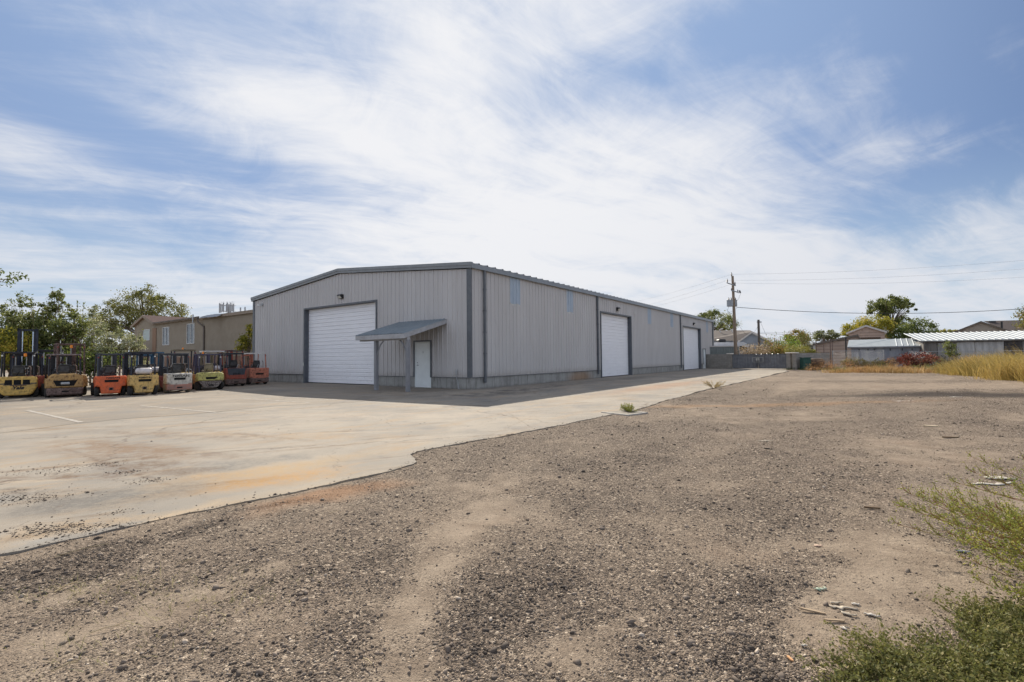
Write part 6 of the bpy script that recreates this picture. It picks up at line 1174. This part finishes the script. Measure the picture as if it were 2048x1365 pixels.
chip(1580, 1315, 1.6, .045, .012, .006, 'short orange wood sliver near the bottom of the gravel', mat('orange_wood', (.55,.30,.14)), 'wood_splinter', 'wood scrap', GP); chip(1861, 852, -.2, .26, .05, .02, 'pale board fragment far out on the gravel', mat('pale_wood', (.6,.48,.33)), 'wood_splinter', 'wood scrap', GP)
chip(1900, 874, .1, .32, .035, .02, 'dark stick lying out on the gravel right of centre', m_twig, 'wood_splinter', 'wood scrap', GP); chip(1744, 1019, -.1, .14, .02, .015, 'dark short stick on the gravel above the dusty patch', m_twig, 'wood_splinter', 'wood scrap', GP)
m_shred = mat('pale_plastic', (.46,.40,.31), (.36,.30,.23), 20., .7); m_wht = mat('dirty_white', (.50,.465,.41), (.36,.32,.27), 14., .7)
def shred(px, py, ang, L, W_, lab, m, seed, name='plastic_scrap', cat='litter'):
    L *= .8; W_ *= .8; p = G(px, py); r = random.Random(seed); n = 9; mb = MB(); vs = []
    for i in range(n):
        t = i/(n-1); w = W_*(.45+.55*math.sin(PI*min(.95, t+.06)))*r.uniform(.45, 1.5); z = r.uniform(.0005, .005); off = r.gauss(0, W_*.25); vs += [(L*(t-.5), off-w/2, z*.6), (L*(t-.5)+r.gauss(0, L*.02), off, z+.003), (L*(t-.5), off+w/2, z*.7)]
    vs2 = [(x, y, z-.002) for x, y, z in vs]; fs = []
    for i in range(n-1):
        for j in range(2): a = i*3+j; fs.append((a, a+1, a+4, a+3)); fs.append((a+27, a+30, a+31, a+28))
    for i in range(n-1): fs.append((i*3, i*3+3, i*3+30, i*3+27)); fs.append((i*3+2, i*3+29, i*3+32, i*3+5))
    fs += [(0, 27, 28, 1), (1, 28, 29, 2), (24, 25, 52, 51), (25, 26, 53, 52)]
    mb.add(vs+vs2, fs); o = mb.build(name, m, None, True); o.location = (p.x, p.y, gz(p.x, p.y)+.006); o.rotation_euler = (0, 0, ang); return tag(o, lab, cat, GP)
shred(1687, 1217, -.3, .17, .045, 'crumpled pale strip above the lower splinter', m_shred, 1); shred(1698, 1230, -.5, .09, .03, 'small folded pale strip touching the larger crumpled one', m_shred, 2); shred(1672, 1206, .1, .08, .02, 'thin pale shred behind the crumpled strip', m_shred, 3)
shred(1743, 1232, -.4, .09, .03, 'white oval scrap right of the crumpled strips', m_wht, 4); shred(1690, 1256, .3, .04, .03, 'small white curl below the level splinter', m_wht, 5); shred(1608, 1291, -.3, .035, .022, 'small round white scrap near the green mat', m_wht, 6); shred(1712, 1210, 0, .05, .03, 'tiny white shred right of the thin pale one', m_wht, 7)
shred(1640, 1178, .3, .10, .045, 'faded green netting scrap on the dust', mat('faded_green', (.20,.27,.20), (.3,.33,.26), 30.), 8); shred(1986, 966, .1, .62, .10, 'long dirty white rag lying flat near the right edge', m_wht, 9, 'rag', 'rag'); shred(1998, 957, -.2, .34, .16, 'bunched dirty white rag behind the long one', m_wht, 10, 'rag', 'rag')
shred(1925, 1103, -.1, .10, .05, 'small grey-blue scrap beside the arching weed stems', mat('blue_grey_scrap', (.20,.22,.25)), 11); shred(1806, 803, 0, .8, .2, 'white rubble scrap left of the dark dirt heap', m_wht, 12); shred(1910, 796, 0, .5, .2, 'white scrap on the dark dirt heap', m_wht, 13); shred(1530, 883, 0, .3, .1, 'pale flat scrap in the middle of the gravel', m_shred, 14); shred(1636, 1088, .1, .06, .03, 'peach-coloured flake on the gravel left of the dusty patch', mat('peach', (.55,.38,.28)), 15)
shred(2035, 1352, -.3, .16, .09, 'crumpled grey-white plastic among the green mat at the corner', m_wht, 16)
# a few bigger stones one can single out
def rock(px, py, s, tint_, lab, seed):
    import bmesh
    p = G(px, py); bm = bmesh.new(); bmesh.ops.create_icosphere(bm, subdivisions=2, radius=.5); r = random.Random(seed)
    for v in bm.verts: v.co *= 1+r.gauss(0, .07); v.co.z *= .55; v.co.y *= .7
    me = D.meshes.new('rock'); bm.to_mesh(me); bm.free(); a = me.attributes.new('tint', 'FLOAT', 'POINT'); a.data.foreach_set('value', [tint_]*len(me.vertices)); me.materials.append(SM); o = D.objects.new('rock', me); COL.objects.link(o); s = s*.68; o.scale = (s, s, s); o.location = (p.x, p.y, gz(p.x, p.y)+s*.12); o.rotation_euler = (r.uniform(-.2,.2), r.uniform(-.2,.2), r.uniform(0, 6)); tag(o, lab, 'stone', 'larger stones in the gravel')
for i, (px, py, s, t_, lab) in enumerate([(314, 1134, .05, .75, 'flat grey stone near the upper left of the gravel'), (449, 1132, .04, .25, 'dark blue-grey stone right of the flat grey one'), (370, 1285, .055, .93, 'pale angular stone at the lower left'), (142, 1279, .05, .15, 'black stone at lower left among pale pebbles'), (127, 1287, .05, .8, 'pale stone touching the black one at lower left'), (586, 1191, .035, .05, 'small black stone in the left centre'), (500, 1003, .06, .12, 'dark stone beside the pavement edge'), (484, 1037, .05, .9, 'pale round stone below the pavement edge'), (621, 1347, .04, .1, 'dark stone at the bottom left of centre'), (245, 1338, .06, .35, 'brown clod at the bottom left'), (1326, 877, .07, .08, 'dark stone far out beyond the storm drain'), (1555, 930, .06, .2, 'dark flat stone on the gravel right of centre'), (1145, 868, .1, .9, 'pale stone near the pavement edge by the drain')]): rock(px, py, s, t_, lab, i)
